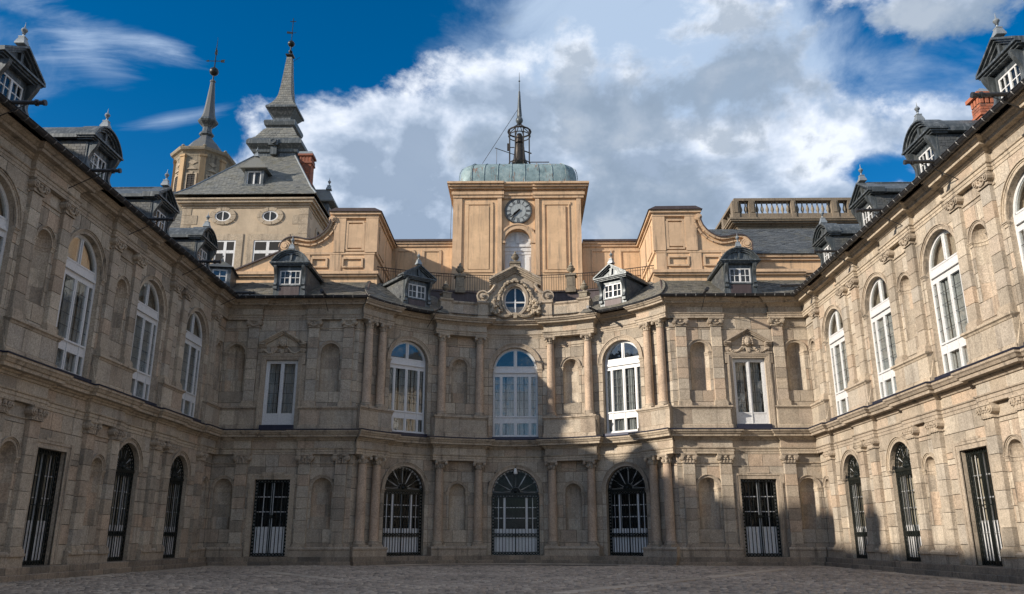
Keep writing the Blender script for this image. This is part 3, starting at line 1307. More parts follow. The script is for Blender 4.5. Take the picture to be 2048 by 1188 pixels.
# ------------------------------------------------------------------ pilasters and columns
def capital_mesh(w, h, proud, rich, full=False):
    """ionic capital with volutes, festoon and leaves; local origin at its foot"""
    mb = MB()
    y0 = -proud
    if full:
        mb.lathe([(w * .40, 0), (w * .46, h * .08), (w * .42, h * .14), (w * .44, h * .5), (w * .56, h * .74)], 0, 0, 12)
        mb.box(-w * .66, w * .66, -w * .66, w * .66, h * .84, h)
        mb.box(-w * .6, w * .6, -w * .6, w * .6, h * .74, h * .84)
        for sx in (-1, 1):
            for sy in (-1, 1):
                mb.ball((sx * w * .56, sy * w * .56, h * .62), w * .19, 8, 1.15)
                mb.ball((sx * w * .60, sy * w * .60, h * .60), w * .09, 6)
        if rich:
            for i in range(8):
                a = 2 * math.pi * i / 8
                mb.ball((w * .46 * math.cos(a), w * .46 * math.sin(a), h * .32), w * .12, 6, 1.8)
        else:
            for sx in (0, 1, 2, 3):
                a = math.pi / 2 * sx
                mb.ball((w * .52 * math.cos(a), w * .52 * math.sin(a), h * .4), w * .13, 6, .8)
    else:
        mb.box(-w * .5, w * .5, y0, .03, 0, h * .78)
        mb.box(-w * .52, w * .52, y0 - .02, .03, 0, h * .07)
        mb.box(-w * .62, w * .62, y0 - .07, .03, h * .86, h)
        mb.box(-w * .57, w * .57, y0 - .045, .03, h * .78, h * .86)
        for s in (-1, 1):
            # volute: stacked rings
            for rr, yy in ((.23, .05), (.16, .08), (.08, .11)):
                mb.ring(s * w * .50, h * .58, 0, w * rr, 0, 2 * math.pi, y0 - yy, .02, 10)
        if rich:
            for i in range(4):
                x = (-.36 + .24 * i) * w
                mb.ball((x, y0 - .01, h * .25), w * .11, 6, 2.0, .6)
                mb.ball((x, y0 - .045, h * .43), w * .075, 6)
            mb.ball((0, y0 - .03, h * .66), w * .13, 6)
        else:
            pts = [(-w * .40 + w * .80 * t / 8, y0 - .035, h * (.50 - .30 * math.sin(math.pi * t / 8))) for t in range(9)]
            mb.tube(pts, [.02 + .02 * math.sin(math.pi * t / 8) for t in range(9)], 6)
            mb.ball((0, y0 - .02, h * .62), w * .11, 6)
    return mb.mesh('capital', 'trim')


def pilaster(run, s, z0, z1, w, proud, caph, rich, parent, baseh=.36):
    M = run.M(s)
    key = ('pil', round(w, 3), round(z0, 3), round(z1, 3), proud)

    def base():
        mb = MB()
        mb.box(-w * .62, w * .62, -proud - .07, .03, z0, z0 + baseh * .66)
        mb.box(-w * .60, w * .60, -proud - .055, .03, z0 + baseh * .66, z0 + baseh * .8)
        mb.box(-w * .55, w * .55, -proud - .03, .03, z0 + baseh * .8, z0 + baseh)
        return mb.mesh('base', 'trim')
    root = put('pilaster', cached(key + ('b',), base), parent, M)
    za, zb = z0 + baseh, z1 - caph
    n = max(3, round((zb - za) / .48))
    for i in range(n):
        a, b = za + (zb - za) * i / n, za + (zb - za) * (i + 1) / n

        def blk():
            mb = MB()
            c = .006
            x, y = w / 2, -proud
            mb.add([(-x, .03, a + c), (x, .03, a + c), (x, .03, b - c), (-x, .03, b - c), (-x, y + c, a + c), (x, y + c, a + c), (x, y + c, b - c), (-x, y + c, b - c),
                    (-x + c, y, a + 2 * c), (x - c, y, a + 2 * c), (x - c, y, b - 2 * c), (-x + c, y, b - 2 * c)],
                   [(8, 9, 10, 11)] + [(k + i2, k + (i2 + 1) % 4, k + 4 + (i2 + 1) % 4, k + 4 + i2) for k in (0, 4) for i2 in range(4)])
            return mb.mesh('shaft_block', 'stone')
        put('shaft_block', cached(key + (i,), blk), root, M)
    put('capital', cached(key + ('c',), lambda: capital_mesh(w * 1.1, caph, proud + .03, rich)), root, run.M(s, z1 - caph))


def column(run, s, d, z0, z1, r, caph, rich, parent):
    key = ('col', round(z0, 2), round(z1, 2), r)
    M = run.M(s, 0, d)

    def shaft():
        mb = MB()
        za, zb = z0 + .24, z1 - caph
        prof = []
        for i in range(9):
            t = i / 8
            rr = r * (1 - .16 * max(0, t - .25) ** 1.5 / .75 ** 1.5)
            prof.append((rr, za + (zb - za) * t))
        prof = [(r * 1.08, za), (r * 1.0, za + .04)] + prof[1:] + [(r * .93, zb)]
        mb.lathe(prof, 0, 0, 20)
        return mb.mesh('shaft', 'pinkstone', True)

    def base():
        mb = MB()
        mb.box(-r * 1.4, r * 1.4, -r * 1.4, r * 1.4, z0, z0 + .08)
        mb.lathe([(r * 1.32, z0 + .08), (r * 1.38, z0 + .11), (r * 1.32, z0 + .15), (r * 1.12, z0 + .17), (r * 1.12, z0 + .19), (r * 1.2, z0 + .21), (r * 1.12, z0 + .24)], 0, 0, 18)
        return mb.mesh('base', 'trim', True)
    root = put('column', cached(key + ('s',), shaft), parent, M)
    put('base', cached(key + ('b',), base), root, M)
    put('capital', cached(key + ('c',), lambda: capital_mesh(r * 2.05, caph, 0, rich, True)), root, run.M(s, z1 - caph, d))


# ------------------------------------------------------------------ slates
def slates(mb, fn, length, h=.2, w=.22, lift=.018, seed=1):
    """fn(u, v) -> point for u, v in 0..1; v runs up the slope; length(v) = row length, vh = slope length"""
    rnd = random.Random(seed)
    a, b = Vector(fn(.5, 0)), Vector(fn(.5, 1))
    rows = max(1, round((b - a).length / h))
    for k in range(rows):
        v0, v1 = k / rows, min(1.0, (k + 1.35) / rows)
        n = max(1, round(length((v0 + v1) / 2) / w))
        off = .5 if k % 2 else 0
        for i in range(n + 1):
            u0, u1 = (i - off) / n, (i + 1 - off) / n
            u0, u1 = max(0, u0), min(1, u1)
            if u1 - u0 < .2 / n:
                continue
            du = .03 / n
            p = [Vector(fn(u0 + du, v0)), Vector(fn(u1 - du, v0)), Vector(fn(u1 - du, v1)), Vector(fn(u0 + du, v1))]
            nrm = (p[1] - p[0]).cross(p[3] - p[0])
            if nrm.length < 1e-9:
                continue
            nrm.normalize()
            l = lift * rnd.uniform(.7, 1.7)
            mb.tint = rnd.random()
            sk = rnd.uniform(-.012, .012)
            dv = (p[3] - p[0]).normalized() * sk
            q = [p[0] + nrm * l + dv, p[1] + nrm * l * rnd.uniform(.8, 1.2) + dv, p[2] + nrm * .002, p[3] + nrm * .002]
            g = [p[0] - nrm * .02 + dv, p[1] - nrm * .02 + dv]
            mb.add(q + g, [(0, 1, 2, 3), (4, 5, 1, 0), (5, 2, 1), (4, 0, 3)])


def quadfn(p00, p10, p11, p01):
    A, B, C, D = map(Vector, (p00, p10, p11, p01))
    return lambda u, v: A * (1 - u) * (1 - v) + B * u * (1 - v) + C * u * v + D * (1 - u) * v


def quadlen(p00, p10, p11, p01):
    a, b = (Vector(p10) - Vector(p00)).length, (Vector(p11) - Vector(p01)).length
    return lambda v: a + (b - a) * v


def slate_quad(mb, p00, p10, p11, p01, h=.2, w=.22, lift=.018, seed=1):
    slates(mb, quadfn(p00, p10, p11, p01), quadlen(p00, p10, p11, p01), h, w, lift, seed)


def roof_base(mb, p00, p10, p11, p01):
    n = (Vector(p10) - Vector(p00)).cross(Vector(p01) - Vector(p00)).normalized() * .03
    mb.quad(*[tuple(Vector(p) - n) for p in (p00, p10, p11, p01)])


# ------------------------------------------------------------------ finials, urns, dormers
def finial(name, M, parent, h=.62, material='leadlight'):
    def mk():
        mb = MB()
        mb.sqlathe([(.13, 0), (.13, .04), (.075, .20), (.085, .22), (.085, .24), (.03, .25)], 0, 0)
        mb.lathe([(.03, .25), (.022, .33), (.05, .35), (.022, .37), (.06, .40), (.085, .45), (.06, .50), (.02, .54), (.012, .60), (.002, .70)], 0, 0, 10)
        return mb.mesh('finial', material, True)
    S = Matrix.Scale(h / .70, 4)
    return put(name, cached(('finial', material), mk), parent, M @ S)


def urn_mesh(material='greystone'):
    mb = MB()
    mb.lathe([(.12, 0), (.12, .04), (.06, .08), (.06, .11), (.13, .16), (.19, .24), (.20, .29), (.13, .32), (.10, .34), (.14, .38), (.13, .41), (.07, .46), (.05, .49), (.06, .52), (.03, .57), (.004, .62)], 0, 0, 14)
    return mb.mesh('urn', material, True)


def console(mb, x, w, z0, z1, d):
    """S-scroll bracket on the front, in profile: thick at top, small at foot"""
    n = 14
    prof = []
    for i in range(n + 1):
        t = i / n
        z = z1 - (z1 - z0) * t
        y = -d * (.55 + .45 * math.cos(math.pi * 1.55 * t)) * (1 - .35 * t) - .03
        if t > .82:
            y = -.05 - d * .32 * math.sin(math.pi * (t - .82) / .18)
        prof.append((y, z))
    vs, fs = [], []
    for y, z in prof:
        vs += [(x - w / 2, .02, z), (x - w / 2, y, z), (x + w / 2, y, z), (x + w / 2, .02, z)]
    for i in range(n):
        for q in range(3):
            fs.append((4 * i + q, 4 * i + 4 + q, 4 * i + 5 + q, 4 * i + 1 + q))
    fs += [(0, 1, 2, 3), (4 * n + 3, 4 * n + 2, 4 * n + 1, 4 * n)]
    mb.add(vs, fs)


def dormer(M, parent, kind, slope, has_finial=True, slate='slatedark'):
    """attic dormer, 1.7 wide: leaded front, casement, scroll brackets, pediment, slated cheeks"""
    bw, H = .70, 1.34                       # half width of body, front height to cornice
    tn = math.tan(slope)
    peak = H + .16 + (.56 if kind == 'seg' else .58)

    def front():
        mb = MB()
        zw0, zw1, ww = .50, 1.16, .46
        mb.box(-bw, -ww, 0, .06, -.05, H)
        mb.box(ww, bw, 0, .06, -.05, H)
        mb.box(-ww, ww, 0, .06, zw1, H)
        mb.box(-ww, ww, 0, .06, -.05, zw0)
        mb.box(-ww - .04, ww + .04, -.05, .02, zw0 - .06, zw0)
        mb.box(-ww - .05, -ww, -.02, .02, zw0, zw1 + .05)
        mb.box(ww, ww + .05, -.02, .02, zw0, zw1 + .05)
        return mb.mesh('front', 'lead')

    def sillplate():
        mb = MB()
        mb.box(-.44, .44, -.02, .01, -.04, .42)
        return mb.mesh('apron', 'leadpurple')

    def brackets(s):
        mb = MB()
        console(mb, s * (bw - .085), .13, .42, H - .02, .26)
        mb.box(s * (bw - .085) - .085, s * (bw - .085) + .085, -.10, .02, .30, .42)
        return mb.mesh('bracket', 'lead', True)

    def pediment():
        mb = MB()
        W = bw + .10
        mb.box(-W, W, -.16, .3, H, H + .05)
        mb.box(-W - .05, W + .05, -.22, .3, H + .05, H + .10)
        mb.box(-W - .09, W + .09, -.28, .3, H + .10, H + .155)
        z = H + .155
        if kind == 'seg':
            hgt = .52
            r = (W * W + hgt * hgt) / (2 * hgt)
            a = math.asin(min(1, W / r))
            zc = z + hgt - r
            n = 18
            for r0, r1, y in ((r - .06, r + .005, -.20), (r + .005, r + .05, -.27), (r - .12, r - .06, -.14)):
                mb.ring(0, zc, r0, r1, math.pi / 2 - a, math.pi / 2 + a, y, .3, n)
            mb.prism([(-W, z)] + [(-(r - .1) * math.sin(a - 2 * a * i / n), zc + (r - .1) * math.cos(a - 2 * a * i / n)) for i in range(n + 1)] + [(W, z)], -.06, .3)
        else:
            hgt = .55
            for t0, t1, y in ((.0, .06, -.27), (-.06, .0, -.20), (-.12, -.06, -.13)):
                for s in (-1, 1):
                    mb.prism([(s * (W + .09), z + t0 + .0), (s * (W + .09), z + t1), (0, z + hgt + t1), (0, z + hgt + t0)], y, .3)
            mb.prism([(-W, z), (W, z), (0, z + hgt - .08)], -.05, .3)
        # ornament: hanging pendant and two leaves
        mb.prism([(-.06, z + .40), (.06, z + .40), (.035, z + .12), (0, z + .04), (-.035, z + .12)], -.13, -.04)
        for s in (-1, 1):
            mb.prism([(s * .1, z + .02), (s * .45, z + .02), (s * .2, z + .17)], -.09, -.04)
        return mb.mesh('pediment', 'lead')

    def roof():
        mb = MB()
        W = bw + .10
        z = H + .155
        n = 10
        if kind == 'seg':
            hgt = .55
            r = (W * W + hgt * hgt) / (2 * hgt)
            a = math.asin(min(1, W / r))
            pr = [(r * math.sin(-a + 2 * a * i / n), z + hgt - r + r * math.cos(-a + 2 * a * i / n)) for i in range(n + 1)]
        else:
            pr = [(-W - .05, z), (0, z + .58), (W + .05, z)]
        vs, fs = [], []
        for x, zz in pr:
            vs += [(x, .28, zz), (x, zz / tn + .3, zz)]
        for i in range(len(pr) - 1):
            fs.append((2 * i, 2 * i + 1, 2 * i + 3, 2 * i + 2))
        mb.add(vs, fs)
        # soffit bands along the sides
        for s in (-1, 1):
            a, b = sorted((s * bw, s * (W + .06)))
            mb.box(a, b, .28, H / tn, H + .04, z)
        if kind != 'seg':
            mb.tube([(0, .1, z + .59), (0, (z + .58) / tn, z + .59)], .035, 6)
        return mb.mesh('dormer_roof', 'lead')

    def cheek(s):
        mb = MB()
        x = s * bw
        tri = [(x, 0.04, 0.0), (x, H / tn, H), (x, 0.04, H)]
        mb.add([(x - s * .02, y, z) for _, y, z in tri], [(0, 1, 2) if s < 0 else (2, 1, 0)])
        slates(mb, (lambda u, v: (x, .05 + ((u if s > 0 else 1 - u) * max(.04, v * H / tn)), v * H)),
               lambda v: max(.05, v * H / tn), .13, .17, .008, 5)
        return mb.mesh('cheek', slate)

    def frame():
        mb = MB()
        zw0, zw1, ww = .50, 1.16, .46
        y0, y1 = .012, .05
        mb.box(-ww, ww, y0, y1, zw0, zw0 + .05)
        mb.box(-ww, ww, y0, y1, zw1 - .05, zw1)
        for x in (-ww, ww - .05):
            mb.box(x, x + .05, y0, y1, zw0 + .05, zw1 - .05)
        mb.box(-.04, .04, y0 - .004, y1, zw0 + .05, zw1 - .05)
        for x in (-.235, .235):
            mb.box(x - .013, x + .013, y0 + .006, y1, zw0 + .05, zw1 - .05)
        mb.box(-ww + .05, ww - .05, y0 + .008, y1 - .002, (zw0 + zw1) / 2 - .013, (zw0 + zw1) / 2 + .013)
        return mb.mesh('window_frame', 'whitepaint')

    def pane(i, j):
        xs = (-.41, -.235, -.04, .04, .235, .41)
        x0, x1 = ((-.41, -.248), (-.222, -.04), (.04, .222), (.248, .41))[i]
        z0, z1 = ((.55, .817), (.843, 1.11))[j]
        mb = MB()
        mb.box(x0, x1, .032, .036, z0, z1)
        return mb.mesh('pane', 'dullglass')

    def dark():
        mb = MB()
        mb.box(-.5, .5, .10, .12, .45, 1.2)
        return mb.mesh('dark_room', 'dark')
    k = ('dorm', kind, round(slope, 3), slate)
    root = put('dormer', cached(k + ('f',), front), parent, M)
    put('apron', cached(k + ('a',), sillplate), root, M)
    for s in (-1, 1):
        put('bracket', cached(k + ('br', s), lambda: brackets(s)), root, M)
        put('cheek', cached(k + ('ch', s), lambda: cheek(s)), root, M)
    put('pediment', cached(k + ('p',), pediment), root, M)
    put('dormer_roof', cached(k + ('r',), roof), root, M)
    put('window_frame', cached(k + ('w',), frame), root, M)
    for i in range(4):
        for j in range(2):
            put('pane', cached(k + ('pn', i, j), lambda: pane(i, j)), root, M)
    put('dark_room', cached(k + ('d',), dark), root, M)
    if has_finial:
        finial('finial', M @ Matrix.Translation((0, -.05, peak + .06)), root, .68)
    return root


def spout(run, s, parent, d=.66, L=.85):
    """rain spout sticking out of the gutter, with its stay"""
    M = run.M(s)

    def mk():
        mb = MB()
        z = Z_GUT + .03
        mb.tube([(0, -d + .05, z), (0, -d - L, z - .02)], .055, 8)
        mb.tube([(0, -d - L * .78, z - .02), (0, -d - L * .84, z - .02)], .085, 8)
        mb.tube([(0, -d - L, z - .02), (0, -d - L - .06, z - .02)], .075, 8)
        mb.tube([(0, -d - L * .55, z - .05), (0, -.05, Z_UCAP + .32)], .014, 5)
        return mb.mesh('spout', 'gutter')
    put('spout', cached(('spout', d, L), mk), parent, M)


def gutter(run, d, s0, s1, parent, k0=0.0, k1=0.0, z=Z_GUT):
    mb = MB()
    r = .095
    ss = run.subdiv(s0, s1, .4)
    n = 9
    vs, fs = [], []
    for i, s in enumerate(ss):
        for k in range(n):
            a = math.pi * (1.0 + k / (n - 1))
            dd = d - r * math.cos(a)
            kk = k0 if i == 0 else (k1 if i == len(ss) - 1 else 0)
            vs.append(run.F(s + kk * dd, z + r * math.sin(a) * 1.05, dd))
    for i in range(len(ss) - 1):
        for k in range(n - 1):
            fs.append((i * n + k, (i + 1) * n + k, (i + 1) * n + k + 1, i * n + k + 1))
    mb.add(vs, fs)
    # outer bead and the bed the tiles drip on
    for dd, rr, zz in ((d + r, .022, z), (d - r, .018, z)):
        pts = []
        for i, s in enumerate(ss):
            kk = k0 if i == 0 else (k1 if i == len(ss) - 1 else 0)
            pts.append(run.F(s + kk * dd, zz, dd))
        mb.tube(pts, rr, 5)
    g = mb.build('gutter', 'gutter', parent)
    st = MB()
    m = int(abs(s1 - s0) / .42)
    for i in range(m):
        s = s0 + (s1 - s0) * (i + .5) / m
        pts = [run.F(s, z + .012 + (r + .008) * math.sin(math.pi * (1 + k / 6)), d - (r + .008) * math.cos(math.pi * (1 + k / 6))) for k in range(7)]
        st.tube(pts, .017, 4)
    tag(st.build('gutter_straps', 'strap', g), kind='stuff')


# ------------------------------------------------------------------ ground
def build_ground():
    mb = MB()
    mb.quad((-3000, -3000, 0), (3000, -3000, 0), (3000, 3000, 0), (-3000, 3000, 0))
    g = tag(mb.build('ground', 'soil'), 'brown cobbled courtyard floor', None, None, 'structure')
    # cobbles, too many to count: one field of small domed setts
    rng = np.random.default_rng(3)
    V, Fc, Tn = [], [], []
    y = 11.2
    rows = []
    k = 0
    while y < 34.25:
        dy = rng.uniform(.10, .15)
        xlim = min(12.2, .74 * y + 1.2)
        x = -xlim + rng.uniform(0, .1)
        while x < xlim:
            dx = rng.uniform(.11, .20)
            rows.append((x, y, dx, dy))
            x += dx + .012
        y += dy + .012
    A = np.array(rows)
    # wavy laying lines and keep clear of the bow
    A[:, 1] += .10 * np.sin(A[:, 0] * .7) + .06 * np.sin(A[:, 0] * 1.9 + 1)
    n = len(A)
    hz = rng.uniform(.012, .046, n) + .018 * np.sin(A[:, 0] * .9 + A[:, 1] * .45) * np.sin(A[:, 1] * .8)
    hz = np.maximum(hz, .008)
    j = lambda s=.012: rng.uniform(-s, s, n)
    x0, x1, y0, y1 = A[:, 0], A[:, 0] + A[:, 2], A[:, 1], A[:, 1] + A[:, 3]
    b = .022
    P = np.zeros((n, 8, 3))
    for q, (xx, yy) in enumerate(((x0, y0), (x1, y0), (x1, y1), (x0, y1))):
        P[:, q, 0] = xx + j()
        P[:, q, 1] = yy + j()
        P[:, q, 2] = .002
    for q, (xx, yy) in enumerate(((x0 + b, y0 + b), (x1 - b, y0 + b), (x1 - b, y1 - b), (x0 + b, y1 - b))):
        P[:, 4 + q, 0] = xx + j()
        P[:, 4 + q, 1] = yy + j()
        P[:, 4 + q, 2] = hz + rng.uniform(-.005, .005, n)
    quads = np.array([(4, 5, 6, 7), (0, 1, 5, 4), (1, 2, 6, 5), (2, 3, 7, 6), (3, 0, 4, 7)])
    idx = (np.arange(n)[:, None, None] * 8 + quads[None]).reshape(-1, 4)
    me = bpy.data.meshes.new('cobbles')
    me.vertices.add(n * 8)
    me.vertices.foreach_set('co', P.reshape(-1))
    me.loops.add(len(idx) * 4)
    me.loops.foreach_set('vertex_index', idx.reshape(-1))
    me.polygons.add(len(idx))
    me.polygons.foreach_set('loop_start', np.arange(len(idx)) * 4)
    me.polygons.foreach_set('loop_total', np.full(len(idx), 4))
    at = me.attributes.new('tint', 'FLOAT', 'POINT')
    at.data.foreach_set('value', np.repeat(rng.random(n), 8))
    me.materials.append(MATS['cobble'])
    me.update(calc_edges=True)
    me.validate()
    tag(put('cobbles', me, g), 'rough brown cobbles', None, None, 'stuff')
    # granite strips crossing the cobbles
    rnd = random.Random(4)

    def strip(p, q, w):
        p, q = Vector(p), Vector(q)
        L = (q - p).length
        t = (q - p) / L
        nn = Vector((-t.y, t.x))
        s = 0
        while s < L:
            l = rnd.uniform(.7, 1.3)
            a, bb = p + t * (s + .008), p + t * min(L, s + l - .008)
            mb = MB()
            mb.tint = rnd.random()
            h = .036 + rnd.uniform(0, .006)
            c = [a - nn * w / 2, bb - nn * w / 2, bb + nn * w / 2, a + nn * w / 2]
            ci = [a - nn * (w / 2 - .02) + t * .02, bb - nn * (w / 2 - .02) - t * .02, bb + nn * (w / 2 - .02) - t * .02, a + nn * (w / 2 - .02) + t * .02]
            mb.add([(v.x, v.y, .004) for v in c] + [(v.x, v.y, h - .008) for v in c] + [(v.x, v.y, h) for v in ci],
                   [(8, 9, 10, 11)] + [(k2 + i, k2 + (i + 1) % 4, k2 + 4 + (i + 1) % 4, k2 + 4 + i) for k2 in (0, 4) for i in range(4)])
            mb.build('paving_slab', 'flag', g)
            s += l
    strip((-12.1, 33.55), (-6.9, 33.55), .55)
    strip((6.9, 33.55), (12.1, 33.55), .55)
    strip((-11.75, 15), (-11.75, 33.1), .5)
    strip((11.75, 15), (11.75, 33.1), .5)
    strip((.5, 16.0), (9.5, 30.5), .42)
    strip((-9.5, 30.5), (-4.0, 21.5), .42)
    for i in range(12):
        a0, a1 = R_(-54 + 9 * i), R_(-54 + 9 * (i + 1))
        strip((7.05 * math.sin(a0), ACY + 7.05 * math.cos(a0)), (7.05 * math.sin(a1), ACY + 7.05 * math.cos(a1)), .5)


build_ground()


# ------------------------------------------------------------------ the palace fronts
ENT_L = [(-.6, 4.44), (.02, 4.44), (.02, 4.53), (.04, 4.545), (.04, 4.63), (.075, 4.65), (.085, 4.685), (.0, 4.69), (.0, 4.99), (.04, 5.0), (.06, 5.05), (.11, 5.075), (.13, 5.12),
         (.27, 5.135), (.28, 5.22), (.32, 5.235), (.36, 5.30), (.40, 5.335), (.405, 5.395), (.2, 5.40)]
FLASH = [(.1, 5.396), (.425, 5.396), (.432, 5.435), (.40, 5.448), (-.3, 5.46)]
ENT_U = [(-.6, 10.25), (.02, 10.25), (.02, 10.33), (.04, 10.345), (.04, 10.42), (.075, 10.44), (.085, 10.475), (.0, 10.48), (.0, 10.74), (.03, 10.75), (.05, 10.79), (.09, 10.81), (.11, 10.85),
         (.27, 10.865), (.28, 10.94), (.33, 10.955), (.38, 11.02), (.42, 11.04), (.425, 11.075), (-.3, 11.09)]


def group_block(mb, run, a, b, e, prof):
    """closed moulded block standing e proud of the wall from a to b"""
    k0 = run.k0 if abs(a - run.s0) < 1e-6 else None
    k1 = run.k1 if abs(b - run.s1) < 1e-6 else None
    prof = [(-e - .03, prof[0][1])] + prof + [(-e - .03, prof[-1][1])]
    ss = run.subdiv(a, b, .3)
    n = len(prof)
    vs, fs = [], []
    for i, s in enumerate(ss):
        for p, z in prof:
            x = s
            if i == 0:
                x = s - max(p, 0) if k0 is None else s + k0 * (e + p)
            elif i == len(ss) - 1:
                x = s + max(p, 0) if k1 is None else s + k1 * (e + p)
            vs.append(run.F(x, z, e + p))
    for i in range(len(ss) - 1):
        for j in range(n):
            w = (j + 1) % n
            fs.append((i * n + j, (i + 1) * n + j, (i + 1) * n + w, i * n + w))
    fs.append(tuple(range(n)))
    q = (len(ss) - 1) * n
    fs.append(tuple(range(q + n - 1, q - 1, -1)))
    mb.add(vs, fs)


def strip_blocks(run, z0, z1, a, b, e, blocks, L=.85):
    n = max(1, round((b - a) / L))
    js = [a + (b - a) * i / n + (random.uniform(-.12, .12) if 0 < i < n else 0) for i in range(n + 1)]
    for p, q in zip(js[:-1], js[1:]):
        blocks.append((run, [(p + .006, z0), (q - .006, z0), (q - .006, z1), (p + .006, z1)], e + random.uniform(.004, .009)))


def relief_head(mb, z, y, r):
    mb.ball((0, y, z), r, 10, 1.2, .7)
    mb.ball((0, y - r * .62, z - r * .1), r * .22, 6, 1.4)
    for s in (-1, 1):
        mb.ball((s * r * .38, y - r * .5, z + r * .2), r * .16, 6)
        mb.ball((s * r * .5, y - r * .35, z - r * .35), r * .28, 6)
        for i in range(4):
            mb.ball((s * r * (1.0 + .05 * i), y - .02, z + r * (.9 - .5 * i)), r * .34, 6)
    for i in range(5):
        a = math.pi * (.2 + .15 * i)
        mb.ball((r * 1.05 * math.cos(a), y - .01, z + r * 1.25 * math.sin(a)), r * .3, 6)
    mb.ball((0, y - r * .5, z - r * .75), r * .3, 6, .7)


def rect_window_dressing(run, o, parent):
    M = run.M(o.s)

    def surround():
        mb = MB()
        w, z0, z1, t = o.hw, o.zb - .18, o.zs, .2
        for dd, pr in ((0, .05), (.07, .075), (.14, .105)):
            a, b = w + dd, w + dd + .07
            for s in (-1, 1):
                x0, x1 = sorted((s * a, s * b))
                mb.box(x0, x1, -pr, .12 if dd == 0 else .02, z0, z1 + dd)
            mb.box(-b, b, -pr, .12 if dd == 0 else .02, z1 + dd, z1 + dd + .07)
        for s in (-1, 1):
            x0, x1 = sorted((s * (w + .21), s * (w + .32)))
            mb.box(x0, x1, -.09, .02, z1 - .22, z1 + .21)
            x0, x1 = sorted((s * (w + .21), s * (w + .36)))
            mb.box(x0, x1, -.05, .02, z0, z1 - .26)
        mb.box(-w - .3, w + .3, -.12, .02, z1 + .21, z1 + .27)
        return mb.mesh('surround', 'trim')

    def ped():
        mb = MB()
        z = o.zs + .66
        W = 1.02
        for t0, t1, y in ((.0, .06, -.26), (-.06, .0, -.20), (-.12, -.06, -.13)):
            for s in (-1, 1):
                mb.prism([(s * W, z + t0), (s * W, z + t1), (0, z + .58 + t1), (0, z + .58 + t0)], y, .02)
                mb.box(min(s * W, s * (W - .28)), max(s * W, s * (W - .28)), y * .96, .02, z + t0 - .01, z + t1 - .015)
        mb.prism([(-W + .1, z - .08), (W - .1, z - .08), (0, z + .46)], -.035, .02)
        return mb.mesh('window_pediment', 'trim')

    def bust():
        mb = MB()
        z = o.zs + .72
        relief_head(mb, z, -.10, .17)
        for s in (-1, 1):
            pts = [(s * (.22 + .6 * t / 8), -.08, z - .22 - .20 * math.sin(math.pi * t / 8) - .08 * t / 8) for t in range(9)]
            mb.tube(pts, [.035 + .035 * math.sin(math.pi * t / 8) for t in range(9)], 7)
            for t in range(1, 8):
                mb.ball((pts[t][0], -.13, pts[t][2] + .01), .045, 6)
            # shell scroll at the ends
            for rr, yy in ((.13, .06), (.085, .09), (.04, .11)):
                mb.ring(s * .86, z - .30, 0, rr, 0, 2 * math.pi, -yy, .02, 10)
        mb.prism([(-.09, z - .28), (.09, z - .28), (.06, z - .46), (-.06, z - .46)], -.16, .02)
        return mb.mesh('bust_relief', 'trim', True)
    root = put('window_pediment', cached(('rwped', o.hw), ped), parent, M)
    put('surround', cached(('rwsur', o.hw), surround), root, M)
    put('bust_relief', cached(('rwbust', o.hw), bust), root, M)


def rect_gate_dressing(run, o, parent):
    M = run.M(o.s)

    def mk():
        mb = MB()
        w, z0, z1 = o.hw, o.zb, o.zs
        for s in (-1, 1):
            x0, x1 = sorted((s * w, s * (w + .14)))
            mb.box(x0, x1, -.03, .03, z0, z1)
            x0, x1 = sorted((s * (w + .14), s * (w + .22)))
            mb.box(x0, x1, -.055, .03, z0, z1 + .14)
        mb.box(-w - .14, w + .14, -.03, .03, z1, z1 + .14)
        mb.box(-w - .22, w + .22, -.055, .03, z1 + .14, z1 + .22)
        for s in (-1, 1):
            x0, x1 = sorted((s * (w + .22), s * (w + .31)))
            mb.box(x0, x1, -.055, .03, z1 - .18, z1 + .22)
        mb.box(-w * .62, w * .62, -.07, .03, z1 + .22, z1 + .29)
        # jambs back to the grille
        return mb.mesh('surround', 'trim')
    put('surround', cached(('rgsur', o.hw), mk), parent, M)


